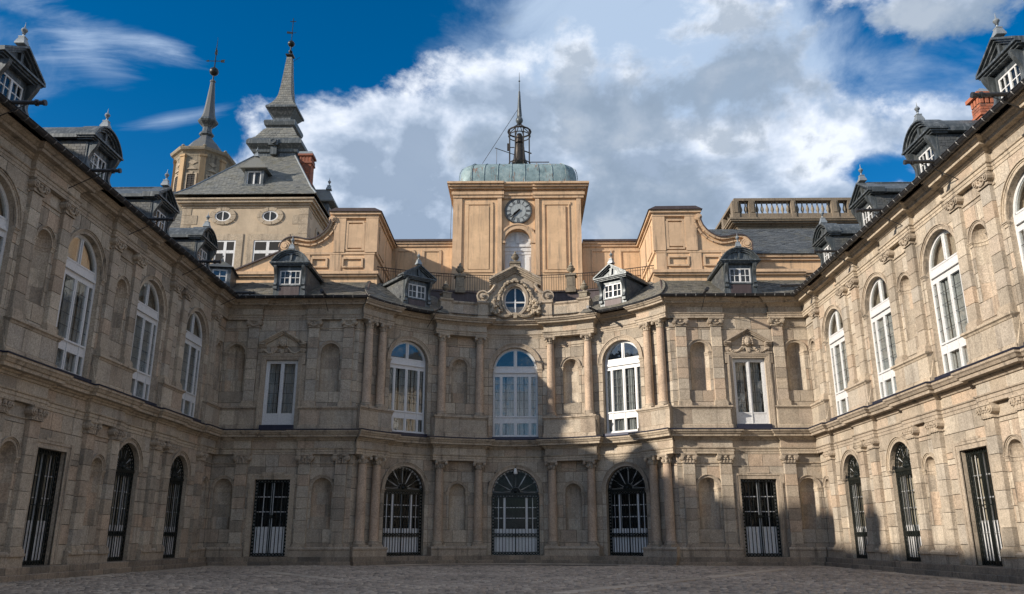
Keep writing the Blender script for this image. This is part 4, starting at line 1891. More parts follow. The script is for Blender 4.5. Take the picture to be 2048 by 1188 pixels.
def palace_front(root, specs):
    """specs: list of dicts, one for each run"""
    allb, mort, trim, flash = [], MB(), MB(), MB()
    trimU, plbase = MB(), MB()
    wall = None
    pl_stones = []
    win_jobs = []
    for sp in specs:
        run, groups = sp['run'], sp['groups']
        lo, up = sp['lower'], sp['upper']
        e, ep, eb = sp['e'], sp['ep'], sp['eb']
        pils = sp.get('pils', [])
        hide = [(s, .21) for s in pils]
        wall_zone(run, Z_PL, Z_LCAP, lo, [(s, .22) for s in pils], allb, mort)
        wall_zone(run, Z_LEAD, Z_UCAP, up, hide, allb, mort)
        ress = [(a, b, e) for a, b in groups]
        sweep(trim, run, ress, ENT_L)
        sweep(flash, run, ress, FLASH)
        sweep(trimU, run, ress, ENT_U)
        # frieze stones
        cur = run.s0
        for a, b in groups + [(run.s1, run.s1)]:
            if a - cur > .1:
                strip_blocks(run, 4.70, 4.98, cur, a, 0, allb)
                strip_blocks(run, 10.49, 10.73, cur, a, 0, allb)
            if b > a:
                strip_blocks(run, 4.70, 4.98, a, b, e, allb)
                strip_blocks(run, 10.49, 10.73, a, b, e, allb)
            cur = b
        for a, b in groups:
            ped_mb = MB()
            group_block(ped_mb, run, a - .02 * (a > run.s0), b + .02 * (b < run.s1), ep, [(.04, Z_LEAD), (.04, 5.62), (0, 5.65), (0, 6.27), (.02, 6.28), (.04, 6.33), (.085, 6.36), (.085, 6.42)])
            ped_mb.build('pedestal', 'trim', root)
            strip_blocks(run, 5.66, 6.265, a, b, ep, allb, .8)
            base_mb = MB()
            group_block(base_mb, run, a - .02 * (a > run.s0), b + .02 * (b < run.s1), eb, [(.03, Z_PL), (.03, .60), (.05, .62), (.06, .68), (.03, .71), (0, .74)])
            base_mb.build('base_course', 'trim', root)
            # strings at the foot of the capitals
            group_block(trim, run, a + .02, b - .02 if b < run.s1 else b, .012, [(0, 4.055), (.03, 4.06), (.035, 4.09), (0, 4.10)])
            group_block(trimU, run, a + .02, b - .02 if b < run.s1 else b, .012, [(0, 9.855), (.03, 9.86), (.035, 9.89), (0, 9.90)])
        for o in lo + up:
            M = run.M(o.s)
            if o.kind == 'niche':
                niche(run, o, root)
                continue
            key = ('rev', run.kind == 'A', o.kind, o.hw, o.zb, o.zs)
            put('reveal', cached(key, lambda: bent(reveal_mesh(o, .42, .0), run).mesh('reveal', 'trim')), root, M)
            if o.kind == 'arch':
                av = put('archivolt', cached(('av', run.kind == 'A', o.hw, o.zs, o.sur), lambda: bent(archivolt_mesh(o.hw, o.zs, o.sur, .05), run).mesh('archivolt', 'trim')), root, M)

                for s in (-1, 1):
                    def imp():
                        mb = MB()
                        a, b = sorted((s * (o.hw - .01), s * (o.hw + o.sur)))
                        impost(mb, a, b, o.zs, .05)
                        return bent(mb, run).mesh('impost', 'trim')
                    put('impost', cached(('imp', s, run.kind == 'A', o.hw, o.zs), imp), av, M)
        for o in lo:
            if o.kind == 'arch':
                gate(run, o, root, ('gate', o.hw), True)
            elif o.kind == 'rect':
                gate(run, o, root, ('rgate', o.hw), False)
                rect_gate_dressing(run, o, root)
        for o in up:
            if o.kind == 'niche':
                continue

            def sill():
                mb = MB()
                mb.box(-o.hw - .02, o.hw + .02, -.16, .3, Z_LEAD + .01, o.zb)
                return mb.mesh('sill', 'flashing')
            put('sill', cached(('sill', o.hw, o.zb), sill), root, run.M(o.s))
            if o.kind == 'arch':
                arch_window(run, o, root, ('win', o.hw))
            else:
                rect_window(run, o, root, ('rwin', o.hw))
                rect_window_dressing(run, o, root)
        for s in pils:
            pilaster(run, s, .62, Z_LCAP, .48, sp['pp'] + .02, .38, True, root, .24)
            pilaster(run, s, Z_PED, Z_UCAP, .45, sp['pp'], .36, False, root, .26)
        for s in sp.get('cols', []):
            column(run, s, .21, .74, Z_LCAP, .20, .38, True, root)
            column(run, s, .21, Z_PED, Z_UCAP, .19, .36, False, root)
        # plinth courses
        rnd = random.Random(int(run.s0 * 10))
        for zi, (z0, z1, pd) in enumerate(((0.0, .18, sp['pl'] + .10), (.18, Z_PL, sp['pl']))):
            L = run.s1 - run.s0
            n = round(L / (.75 if run.kind == 'A' else .95))
            js = [run.s0 + L * i / n + (rnd.uniform(-.15, .15) if 0 < i < n else 0) for i in range(n + 1)]
            for i, (p, q) in enumerate(zip(js[:-1], js[1:])):
                mb = MB()
                mb.tint = rnd.random()
                d = pd + rnd.uniform(-.012, .012)
                p0, q0 = p + .006, q - .006
                kp = run.k0 if i == 0 else 0
                kq = run.k1 if i == n - 1 else 0
                c = .015
                mb.add([run.F(p0 - kp * .05, z0, -.05), run.F(q0 - kq * .05, z0, -.05), run.F(q0 - kq * .05, z1, -.05), run.F(p0 - kp * .05, z1, -.05),
                        run.F(p0 + kp * d, z0, d), run.F(q0 + kq * d, z0, d), run.F(q0 + kq * d, z1 - c, d), run.F(p0 + kp * d, z1 - c, d),
                        run.F(q0 + kq * d, z1 - .002, d - c), run.F(p0 + kp * d, z1 - .002, d - c)],
                       [(4, 5, 6, 7), (7, 6, 8, 9), (9, 8, 2, 3), (0, 4, 7, 9, 3), (5, 1, 2, 8, 6)])
                pl_stones.append(mb)
        ss = run.subdiv(run.s0, run.s1, .4)
        for p, q in zip(ss[:-1], ss[1:]):
            plbase.quad(run.F(p, 0, .2), run.F(q, 0, .2), run.F(q, Z_PL - .01, .2), run.F(p, Z_PL - .01, .2))
    wall = mort.build('wall', 'mortar', root)
    emit_blocks(allb, wall)
    trim.build('entablature', 'trim', root)
    trimU.build('cornice', 'trim', root)
    flash.build('flashing', 'flashing', root)
    pb = plbase.build('plinth', 'mortar', root)
    for mb in pl_stones:
        mb.build('plinth_stone', 'plinth', pb)


SLOPE = R_(28)
TS = math.tan(SLOPE)


def wing_spec(run, sg):
    S = lambda y: sg * y
    grp = [(14.9, 17.25), (19.62, 21.83), (24.07, 26.28), (28.62, 30.33), (32.77, FY)]
    groups = sorted(tuple(sorted((S(a), S(b)))) for a, b in grp)
    hw = 1.05
    up = [Opening('arch', S(y), hw, 5.60, 8.74, .16) for y in (18.36, 22.84, 27.34, 31.44)]
    up += [Opening('niche', S(y), .36, 7.1, 8.8, .12) for y in (16.2, 20.72, 25.17)] + [Opening('niche', S(33.92), .26, 7.1, 8.84, .12)]
    lo = [Opening('arch', S(y), .86, .37, 3.24, .18) for y in (18.40, 27.12, 31.28)] + [Opening('rect', S(22.7), .72, .37, 3.42, .2)]
    lo += [Opening('niche', S(y), .36, 1.44, 3.08, .12) for y in (16.2, 20.72, 25.17)] + [Opening('niche', S(33.92), .26, 1.44, 3.12, .12)]
    pils = [S(y) for y in (15.45, 16.95, 19.95, 21.5, 24.4, 25.95, 28.95, 30.0, 33.1)]
    return dict(run=run, groups=groups, lower=lo, upper=up, pils=pils, e=.14, ep=.2, eb=.13, pp=.12, pl=.26)


def wing_extra(root, run, sg, spouts):
    S = lambda y: sg * y
    X = lambda x: -sg * x       # x measured outwards from the axis on this side (left: negative)
    # roof behind the gutter
    mb, sl_ = MB(), MB()
    xe, xr = WX - .70, WX + 6.5
    zr = Z_GUT + (xr - xe) * TS
    pts = [(X(xe), -14, Z_GUT), (X(xe), FY - .6, Z_GUT), (X(xr), FY + 5.5, zr), (X(xr), -14, zr)]
    if sg < 0:
        pts = [pts[1], pts[0], pts[3], pts[2]]
    mb.quad(*pts[::-1]) if sg > 0 else mb.quad(*pts[::-1])
    r = mb.build('roof', 'slatedark', root)
    a, b = (X(xe), 14.0, Z_GUT), (X(xe), FY - .62, Z_GUT)
    c, d = (X(xe + 4.6), FY + 3.9, Z_GUT + 4.6 * TS), (X(xe + 4.6), 14.0, Z_GUT + 4.6 * TS)
    if sg > 0:
        slate_quad(sl_, a, d, c, b, .24, .26) if False else slate_quad(sl_, b, a, d, c, .24, .26)
    else:
        slate_quad(sl_, a, b, c, d, .24, .26)
    tag(sl_.build('roof_slates', 'slatedark', r), kind='stuff')
    # the wing goes on beyond the picture and is closed behind
    mb = MB()
    x0, x1 = sorted((X(WX + .35), X(WX + 12)))
    mb.box(x0, x1, -14, FY + 5, 0, Z_CORN)
    x0, x1 = sorted((X(WX - .02), X(WX + .36)))
    mb.box(x0, x1, -14, 14.25, 0, Z_CORN)
    mb.add([(X(WX - .6), -14, Z_CORN + .03), (X(xr), -14, zr - .1), (X(xr), -14, Z_CORN)], [(0, 1, 2)])
    mb.box(min(X(xr), X(xr + .3)), max(X(xr), X(xr + .3)), -14, FY + 5, Z_CORN, zr)
    mb.build('rear_wall', 'stone', root)
    gutter(run, .66, min(S(14.0), S(FY)), max(S(14.0), S(FY)), root, run.k0 if sg < 0 else 0, run.k1 if sg > 0 else 0)
    for y, kind in ((18.4, 'tri'), (22.85, 'seg'), (27.3, 'tri'), (31.35, 'seg')):
        dormer(run.M(S(y), Z_GUT + .10, -.06) @ Matrix.Scale(1.02, 4), root, kind, SLOPE)
    for y in spouts:
        spout(run, S(y), root)


palL = thing('palace_wing', 'shaded stone palace wing along the left of the courtyard, with arched windows and dormers', 'building', (-WX - 4, 24, 0))
palace_front(palL, [wing_spec(RL, 1)])
wing_extra(palL, RL, 1, (17.4, 21.2, 24.9, 29.2, 33.3))
palR = thing('palace_wing', 'sunlit stone palace wing along the right of the courtyard, with arched windows and dormers', 'building', (WX + 4, 24, 0))
palace_front(palR, [wing_spec(RR, -1)])
wing_extra(palR, RR, -1, (17.4, 21.0, 24.5, 28.4, 32.6))

# central front: two flat fronts and the concave bow between them
palC = thing('palace_centre_front', 'stone central front with concave middle, three arched iron gates and carved oval window above', 'building', (0, 37, 0))
H0, H1 = R_(28.5) * AR, R_(10.2) * AR
G0 = R_(45.7) * AR


def flat_spec(run, sg):
    S = lambda x: sg * x
    groups = sorted(tuple(sorted((S(a), S(b)))) for a, b in ((11.03, WX), (abs(RFL.s1), 9.06)))
    up = [Opening('rect', S(10.03), .70, 5.66, 8.48, .2), Opening('niche', S(7.96), .41, 7.1, 8.8, .12), Opening('niche', S(12.06), .38, 7.1, 8.8, .12)]
    lo = [Opening('rect', S(10.03), .74, .37, 3.42, .2), Opening('niche', S(7.96), .41, 1.44, 3.08, .12), Opening('niche', S(12.06), .38, 1.44, 3.08, .12)]
    return dict(run=run, groups=groups, lower=lo, upper=up, pils=[S(7.2), S(8.72), S(11.35)], e=.14, ep=.2, eb=.2, pp=.12, pl=.30)


arc_spec = dict(run=RA, groups=[(-AEND, -G0), (-H0, -H1), (H1, H0), (G0, AEND)],
                lower=[Opening('arch', 0, 1.08, .37, 3.05, .2), Opening('arch', -5.21, 1.0, .37, 3.12, .2), Opening('arch', 5.21, 1.0, .37, 3.12, .2),
                       Opening('niche', -2.667, .38, 1.44, 3.08, .12), Opening('niche', 2.667, .38, 1.44, 3.08, .12)],
                upper=[Opening('arch', 0, 1.06, 5.58, 8.78, .22), Opening('arch', -5.21, .98, 5.58, 8.82, .22), Opening('arch', 5.21, .98, 5.58, 8.82, .22),
                       Opening('niche', -2.667, .38, 7.1, 8.8, .12), Opening('niche', 2.667, .38, 7.1, 8.8, .12)],
                cols=[-7.63, -6.83, -3.6, -1.731, 1.731, 3.6, 6.83, 7.63], e=.36, ep=.50, eb=.50, pp=.12, pl=.58)
palace_front(palC, [flat_spec(RFL, -1), arc_spec, flat_spec(RFR, 1)])
GY = 37.0                                   # plane of the ochre gables
core = MB()  # unseen dark core, added to block sky leaking through gaps in the fronts
for sg in (-1, 1):
    a, b = sorted((sg * 6.95, sg * 13.4))
    core.box(a, b, FY + .75, GY + .02, 0, 11.0)
    a, b = sorted((sg * 6.70, sg * 6.99))
    core.box(a, b, FY + .06, FY + .9, 0, 10.9)
ang = [R_(-59 + 118 * i / 40) for i in range(41)]
for p, q in zip(ang[:-1], ang[1:]):
    core.quad(*[(8.72 * math.sin(t), ACY + 8.72 * math.cos(t), z) for t, z in ((p, 0), (q, 0), (q, 11.05), (p, 11.05))])
core.build('sky_leak_blocker', 'dark', palC)
gutter(RFL, .72, RFL.s0, RFL.s1, palC, RFL.k0, RFL.k1)
gutter(RFR, .72, RFR.s0, RFR.s1, palC, RFR.k0, RFR.k1)
gutter(RA, .72, -AEND, -H0 - .1, palC, RA.k0, 0)
gutter(RA, .72, H0 + .1, AEND, palC, 0, RA.k1)
for s in (-8.15, 8.15):
    spout(RFL if s < 0 else RFR, s, palC)
for s in (-H0 - .35, H0 + .35):
    spout(RA, s, palC)

TERR_R, TERR_C, TERR_Z = 15.5, 23.7, 12.9
GY = 37.0                                   # plane of the ochre gables


def build_centre_roofs():
    base, sl_ = MB(), MB()
    ztop = Z_GUT + (GY - 33.85) * TS
    for sg in (-1, 1):
        p = [(sg * 12.15, 33.85, Z_GUT), (sg * 6.42, 33.85, Z_GUT), (sg * 6.9, GY + .1, ztop), (sg * 15.4, GY + .1, ztop)]
        if sg > 0:
            p = [p[1], p[0], p[3], p[2]]
        roof_base(base, *p)
        slate_quad(sl_, *p, .2, .24, .02, 3 + sg)

        def fn(u, v):
            # cone over the bow; the hip against the flat roof leans inwards
            vv = max(0.0, v)
            rr = 7.2 + vv * 2.6
            th0 = 59.8 - (59.8 - 45.4) * min(1, max(0, (rr - 7.35) / 2.34))
            th1 = 25.0
            th = R_(th0 + (th1 - th0) * u)
            # upper edge: the terrace curb
            c, s = math.cos(th), math.sin(th)
            k = ACY - TERR_C
            rt = -k * c + math.sqrt(max(0, k * k * c * c - (k * k - TERR_R ** 2)))
            rt = min(rt, 9.95)
            r = 7.2 + vv * (rt - 7.2)
            z = Z_GUT + (r - 7.2) * .655
            return (sg * r * s, ACY + r * c, z)
        if sg > 0:
            f2 = lambda u, v, f=fn: f(1 - u, v)
        else:
            f2 = fn
        n, m = 14, 6
        vs, fs = [], []
        for i in range(n + 1):
            for k in range(m + 1):
                x, y, z = f2(i / n, k / m)
                vs.append((x, y, z - .03))
        for i in range(n):
            for k in range(m):
                fs.append((i * (m + 1) + k, (i + 1) * (m + 1) + k, (i + 1) * (m + 1) + k + 1, i * (m + 1) + k + 1))
        base.add(vs, fs)
        slates(sl_, f2, lambda v: 4.3 + .3 * v, .2, .23, .02, 9 + sg)
        # lead hip
        hp = MB()
        hp.tube([(sg * 6.42, 33.85, Z_GUT + .0), (sg * 6.9, GY, ztop + .0)], .04, 6)
        hp.build('hip_lead', 'leadpurple', palC)
    # behind the attic of the bow
    a = [R_(-26 + 52 * i / 12) for i in range(13)]
    for p, q in zip(a[:-1], a[1:]):
        base.quad((7.6 * math.sin(p), ACY + 7.6 * math.cos(p), 11.3), (7.6 * math.sin(q), ACY + 7.6 * math.cos(q), 11.3),
                  (9.6 * math.sin(q), ACY + 9.6 * math.cos(q), 12.4), (9.6 * math.sin(p), ACY + 9.6 * math.cos(p), 12.4))
    r = base.build('roof', 'slatedark', palC)
    tag(sl_.build('roof_slates', 'slate', r), kind='stuff')


build_centre_roofs()
for sg, run in ((-1, RFL), (1, RFR)):
    dormer(run.M(sg * 9.85, Z_GUT + .10, .46), palC, 'seg', SLOPE)
    dormer(RA.M(sg * 5.15, Z_GUT + .10, .44), palC, 'tri', R_(33))


# attic of the bow with the oval window
def build_attic():
    A0 = R_(27.3) * AR
    for sg in (-1, 1):
        blocks = []
        par = MB()
        a, b = sorted((sg * 1.30, sg * A0))
        group_block(par, RA, a, b, .30, [(.05, 11.085), (.05, 11.22), (0, 11.24), (0, 11.80), (.03, 11.82), (.07, 11.87), (.07, 11.93)])
        for c, w in ((3.52, .27), (1.62, .24)):
            q0, q1 = sg * c - w, sg * c + w
            group_block(par, RA, q0, q1, .37, [(.05, 11.08), (.05, 11.23), (0, 11.25), (0, 11.86), (.03, 11.88), (.08, 11.93), (.08, 12.0)])
        p0, p1 = sorted((sg * 2.02, sg * 3.1))
        strip_blocks(RA, 11.33, 11.72, p0, p1, .305, blocks, .55)
        p = par.build('attic_parapet', 'trim', palC)
        for bk in blocks:
            mb = MB()
            mb.tint = random.random()
            block_geo(mb, *bk)
            mb.build('parapet_stone', 'stone', p)
    back = MB()
    group_block(back, RA, -A0 - .04, A0 + .04, .02, [(0, 11.08), (0, 11.85)])
    back.build('attic_wall', 'trim', palC)
    urn = cached('urn', urn_mesh)
    for sg in (-1, 1):
        M = RA.M(sg * 3.52, 12.0, .28)
        mb = MB()
        mb.box(-.2, .2, -.2, .2, 0, .22)
        mb.box(-.24, .24, -.24, .24, .22, .28)
        u = mb.build('urn_pedestal', 'greystone', palC, M)
        put('urn', urn, u, M @ Matrix.Translation((0, 0, .28)))
    # aedicule
    M = RA.M(0, 0, .34)
    zc, rx, rz = 12.12, .52, .69
    out = [(0, 13.72), (1.12, 13.10), (1.12, 12.98), (.97, 12.92), (.93, 12.66), (1.02, 12.50), (1.20, 12.42), (1.42, 12.44), (1.55, 12.56), (1.76, 12.52), (1.80, 12.25), (1.62, 12.02), (1.38, 11.98), (1.34, 11.10), (0, 11.10)]
    poly = out + [(-x, z) for x, z in out[-2:0:-1]]

    def hit(a):
        c, s = math.cos(a), math.sin(a)
        best = None
        for (x0, z0), (x1, z1) in zip(poly, poly[1:] + poly[:1]):
            z0, z1 = z0 - zc, z1 - zc
            dx, dz = x1 - x0, z1 - z0
            det = c * dz - s * dx
            if abs(det) < 1e-9:
                continue
            t = (x0 * dz - z0 * dx) / det
            u = (x0 * s - z0 * c) / det
            if t > 0 and -1e-6 <= u <= 1 + 1e-6 and (best is None or t > best):
                best = t
        return best * c, best * s + zc
    n = 120
    mb = MB()
    vs, fs = [], []
    for i in range(n):
        a = 2 * math.pi * i / n
        hx, hz = hit(a)
        ex, ez = rx * math.cos(a), zc + rz * math.sin(a)
        vs += [(ex, .35, ez), (ex, 0, ez), (hx, 0, hz), (hx, .5, hz)]
    for i in range(n):
        j = (i + 1) % n
        for q in range(3):
            fs.append((4 * i + q, 4 * i + q + 1, 4 * j + q + 1, 4 * j + q))
    mb.add(vs, fs)
    aed = mb.build('oculus_gable', 'trim', palC, M)
    mb = MB()
    for t0, t1, y in ((.02, .12, -.34), (-.06, .02, -.27), (-.14, -.06, -.18), (-.22, -.14, -.10)):
        for s in (-1, 1):
            mb.prism([(s * 1.24, 13.04 + t0), (s * 1.24, 13.04 + t1), (0, 13.70 + t1), (0, 13.70 + t0)], y, .48)
    mb.build('raking_cornice', 'trim', aed, M)
    mb = MB()
    for r0, r1, y in ((0, .07, -.05), (.07, .12, -.09), (.12, .15, -.06)):
        vs, fs = [], []
        m = 40
        for i in range(m):
            a = 2 * math.pi * i / m
            c, s = math.cos(a), math.sin(a)
            for k, yy in ((r0, .02), (r0, y), (r1, y), (r1, .02)):
                vs.append(((rx + k) * c, yy, zc + (rz + k) * s))
        for i in range(m):
            j = (i + 1) % m
            for q in range(3):
                fs.append((4 * i + q, 4 * i + q + 1, 4 * j + q + 1, 4 * j + q))
        mb.add(vs, fs)
    mb.build('oval_moulding', 'trim', aed, M)
    # garland round the oval, fruit baskets, keystone shell, scrolls
    rnd = random.Random(5)
    mb = MB()
    for i in range(46):
        a = R_(-35 + 250 * i / 45)
        k = .25 + rnd.uniform(-.03, .03)
        mb.ball(((rx + k) * math.cos(a), -.09 + rnd.uniform(-.03, .03), zc + (rz + k) * math.sin(a)), rnd.uniform(.055, .10), 6)
    for s in (-1, 1):
        pts = [(s * (.08 + .85 * t / 10), -.08, 11.36 - .10 * math.sin(math.pi * t / 10) + .03 * t / 10) for t in range(11)]
        mb.tube(pts, [.05 + .04 * math.sin(math.pi * t / 10) for t in range(11)], 7)
        for t in range(1, 10):
            mb.ball((pts[t][0], -.13, pts[t][2] + .03), .055, 6)
    mb.prism([(-.12, 11.45), (.12, 11.45), (.08, 11.18), (-.08, 11.18)], -.14, .02)
    for i in range(5):
        a = math.pi * (.15 + .175 * i)
        mb.ball((.14 * math.cos(a), -.12, 12.95 + .16 * math.sin(a)), .075, 6, 1.3)
    mb.build('garland', 'palestone', aed, M, True)
    for s in (-1, 1):
        mb = MB()
        for i in range(34):
            h = rnd.random()
            mb.ball((s * (.98 + rnd.uniform(-.26, .26) * (1 - .55 * h)), -.14 + rnd.uniform(-.12, .05), 11.40 + .68 * h), rnd.uniform(.06, .12), 6)
        mb.ball((s * .98, -.02, 11.62), .28, 8, 1.0, .6)
        mb.build('fruit_basket', 'palestone', aed, M, True)
        mb = MB()
        # volute at the end of the sweeping side scroll
        for r1, y in ((.30, -.10), (.21, -.04), (.13, -.16), (.06, -.20)):
            mb.ring(s * 1.57, 12.30, r1 - .07, r1, 0, 2 * math.pi, y, .3, 16)
        mb.ring(s * 1.57, 12.30, 0, .06, 0, 2 * math.pi, -.16, .2, 8)
        pts = [(s * (.95 + .42 * t / 8), -.06, 12.86 - .42 * math.sin(math.pi / 2 * t / 8) + .0 * t) for t in range(9)]
        mb.tube(pts, .075, 6)
        for rr, y in ((.11, -.08), (.06, -.12)):
            mb.ring(s * .99, 12.86, rr - .05, rr, 0, 2 * math.pi, y, .1, 12)
        mb.build('side_scroll', 'trim', aed, M, True)
    # the window in the oval
    mb = MB()
    m = 36
    vs, fs = [], []
    for i in range(m):
        a = 2 * math.pi * i / m
        c, s = math.cos(a), math.sin(a)
        for k, yy in ((.0, .16), (-.05, .16), (-.05, .22), (0, .22)):
            vs.append(((rx + k) * c, yy, zc + (rz + k) * s))
    for i in range(m):
        j = (i + 1) % m
        for q in range(4):
            fs.append((4 * i + q, 4 * i + (q + 1) % 4, 4 * j + (q + 1) % 4, 4 * j + q))
    mb.add(vs, fs)
    mb.box(-.035, .035, .155, .22, zc - rz + .03, zc + rz - .03)
    mb.box(-rx + .03, rx - .03, .158, .22, zc - .12, zc - .05)
    mb.build('oval_frame', 'whitepaint', aed, M)
    mb = MB()
    mb.add([(rx * math.cos(2 * math.pi * i / m), .20, zc + rz * math.sin(2 * math.pi * i / m)) for i in range(m)], [tuple(range(m))])
    mb.build('pane', 'glass', aed, M)
    mb = MB()
    mb.add([(rx * math.cos(2 * math.pi * i / m), .34, zc + rz * math.sin(2 * math.pi * i / m)) for i in range(m)], [tuple(range(m))])
    mb.build('dark_room', 'dark', aed, M)
    # urn on the apex
    Mu = M @ Matrix.Translation((0, .25, 13.66))
    mb = MB()
    mb.box(-.24, .24, -.2, .2, 0, .34)
    mb.box(-.28, .28, -.24, .24, .34, .41)
    mb.box(-.25, .25, -.21, .21, .41, .45)
    u = mb.build('urn_pedestal', 'greystone', palC, Mu)
    put('urn', urn, u, Mu @ Matrix.Translation((0, 0, .45)))


build_attic()


# ------------------------------------------------------------------ a pixel of the survey photograph -> point on the upright plane at depth Y
def at(px, py, Y):
    dx, dy = (px - 1024) / FPX, -(py - 594) / FPX
    f = math.cos(PITCH) - dy * math.sin(PITCH)
    z = math.sin(PITCH) + dy * math.cos(PITCH)
    c, s = math.cos(YAW), math.sin(YAW)
    wx, wy = dx * c - f * s, dx * s + f * c
    t = Y / wy
    return CAMX + wx * t, CAMZ + z * t


def pbox(mb, x0, y0, x1, y1, Y, front, back):
    """box over a rectangle of the elevation: depth Y+front .. Y+back"""
    a, zt = at(x0, y0, Y)
    b, zb = at(x1, y1, Y)
    mb.box(min(a, b), max(a, b), Y + front, Y + back, min(zt, zb), max(zt, zb))


# ------------------------------------------------------------------ terrace with railing
def build_terrace():
    t = thing('roof_terrace', 'lead-edged roof terrace behind the oval window, below the clock', 'terrace', (0, 39.6, TERR_Z))

    def T(a, r, z):
        return (r * math.sin(a), TERR_C + r * math.cos(a), z)
    N = 40
    A = [R_(-27 + 54 * i / N) for i in range(N + 1)]
    mb, dk = MB(), MB()
    for p, q in zip(A[:-1], A[1:]):
        mb.quad(T(p, TERR_R, 11.6), T(q, TERR_R, 11.6), T(q, TERR_R, TERR_Z - .06), T(p, TERR_R, TERR_Z - .06))
        mb.quad(T(p, TERR_R - .06, TERR_Z - .06), T(q, TERR_R - .06, TERR_Z - .06), T(q, TERR_R - .06, TERR_Z), T(p, TERR_R - .06, TERR_Z))
        mb.quad(T(p, TERR_R - .06, TERR_Z), T(q, TERR_R - .06, TERR_Z), T(q, TERR_R + 3.5, TERR_Z), T(p, TERR_R + 3.5, TERR_Z))
        mb.quad(T(p, TERR_R, TERR_Z - .06), T(q, TERR_R, TERR_Z - .06), T(q, TERR_R - .06, TERR_Z - .06), T(p, TERR_R - .06, TERR_Z - .06))
    mb.build('deck', 'leadpurple', t)
    rl = thing('terrace_railing', 'thin dark iron railing curving along the terrace below the clock', 'railing', (0, 39.2, TERR_Z))
    mb = MB()
    pts = [T(a, TERR_R + .12, TERR_Z + .92) for a in A]
    mb.tube(pts, .022, 6)
    mb.tube([(x, y, TERR_Z + .08) for x, y, z in pts], .016, 5)
    mb.tube([(x, y, TERR_Z + .78) for x, y, z in pts], .012, 5)
    mb.build('handrail', 'rail', rl)
    mb = MB()
    n = 120
    for i in range(n + 1):
        a = R_(-26.6 + 53.2 * i / n)
        x, y, z = T(a, TERR_R + .12, TERR_Z)
        mb.box(x - .009, x + .009, y - .009, y + .009, TERR_Z + .0, TERR_Z + .92)
    tag(mb.build('balusters', 'rail', rl), kind='stuff')
    urn = cached('urn', urn_mesh)
    for sg, side in ((-1, 'left'), (1, 'right')):
        a = R_(sg * 10.3)
        x, y, z = T(a, TERR_R + .1, TERR_Z - .1)
        M = Matrix.Translation((x, y, z)) @ Matrix.Rotation(-a, 4, 'Z')
        mb = MB()
        mb.box(-.26, .26, -.26, .26, 0, .22)
        mb.box(-.21, .21, -.21, .21, .22, .86)
        mb.box(-.15, .15, -.225, .0, .32, .76)
        mb.box(-.27, .27, -.27, .27, .86, .97)
        p = mb.build('urn_pedestal', 'greystone', t, M)
        put('urn', urn, p, M @ Matrix.Translation((0, 0, .97)) @ Matrix.Scale(1.1, 4))


build_terrace()


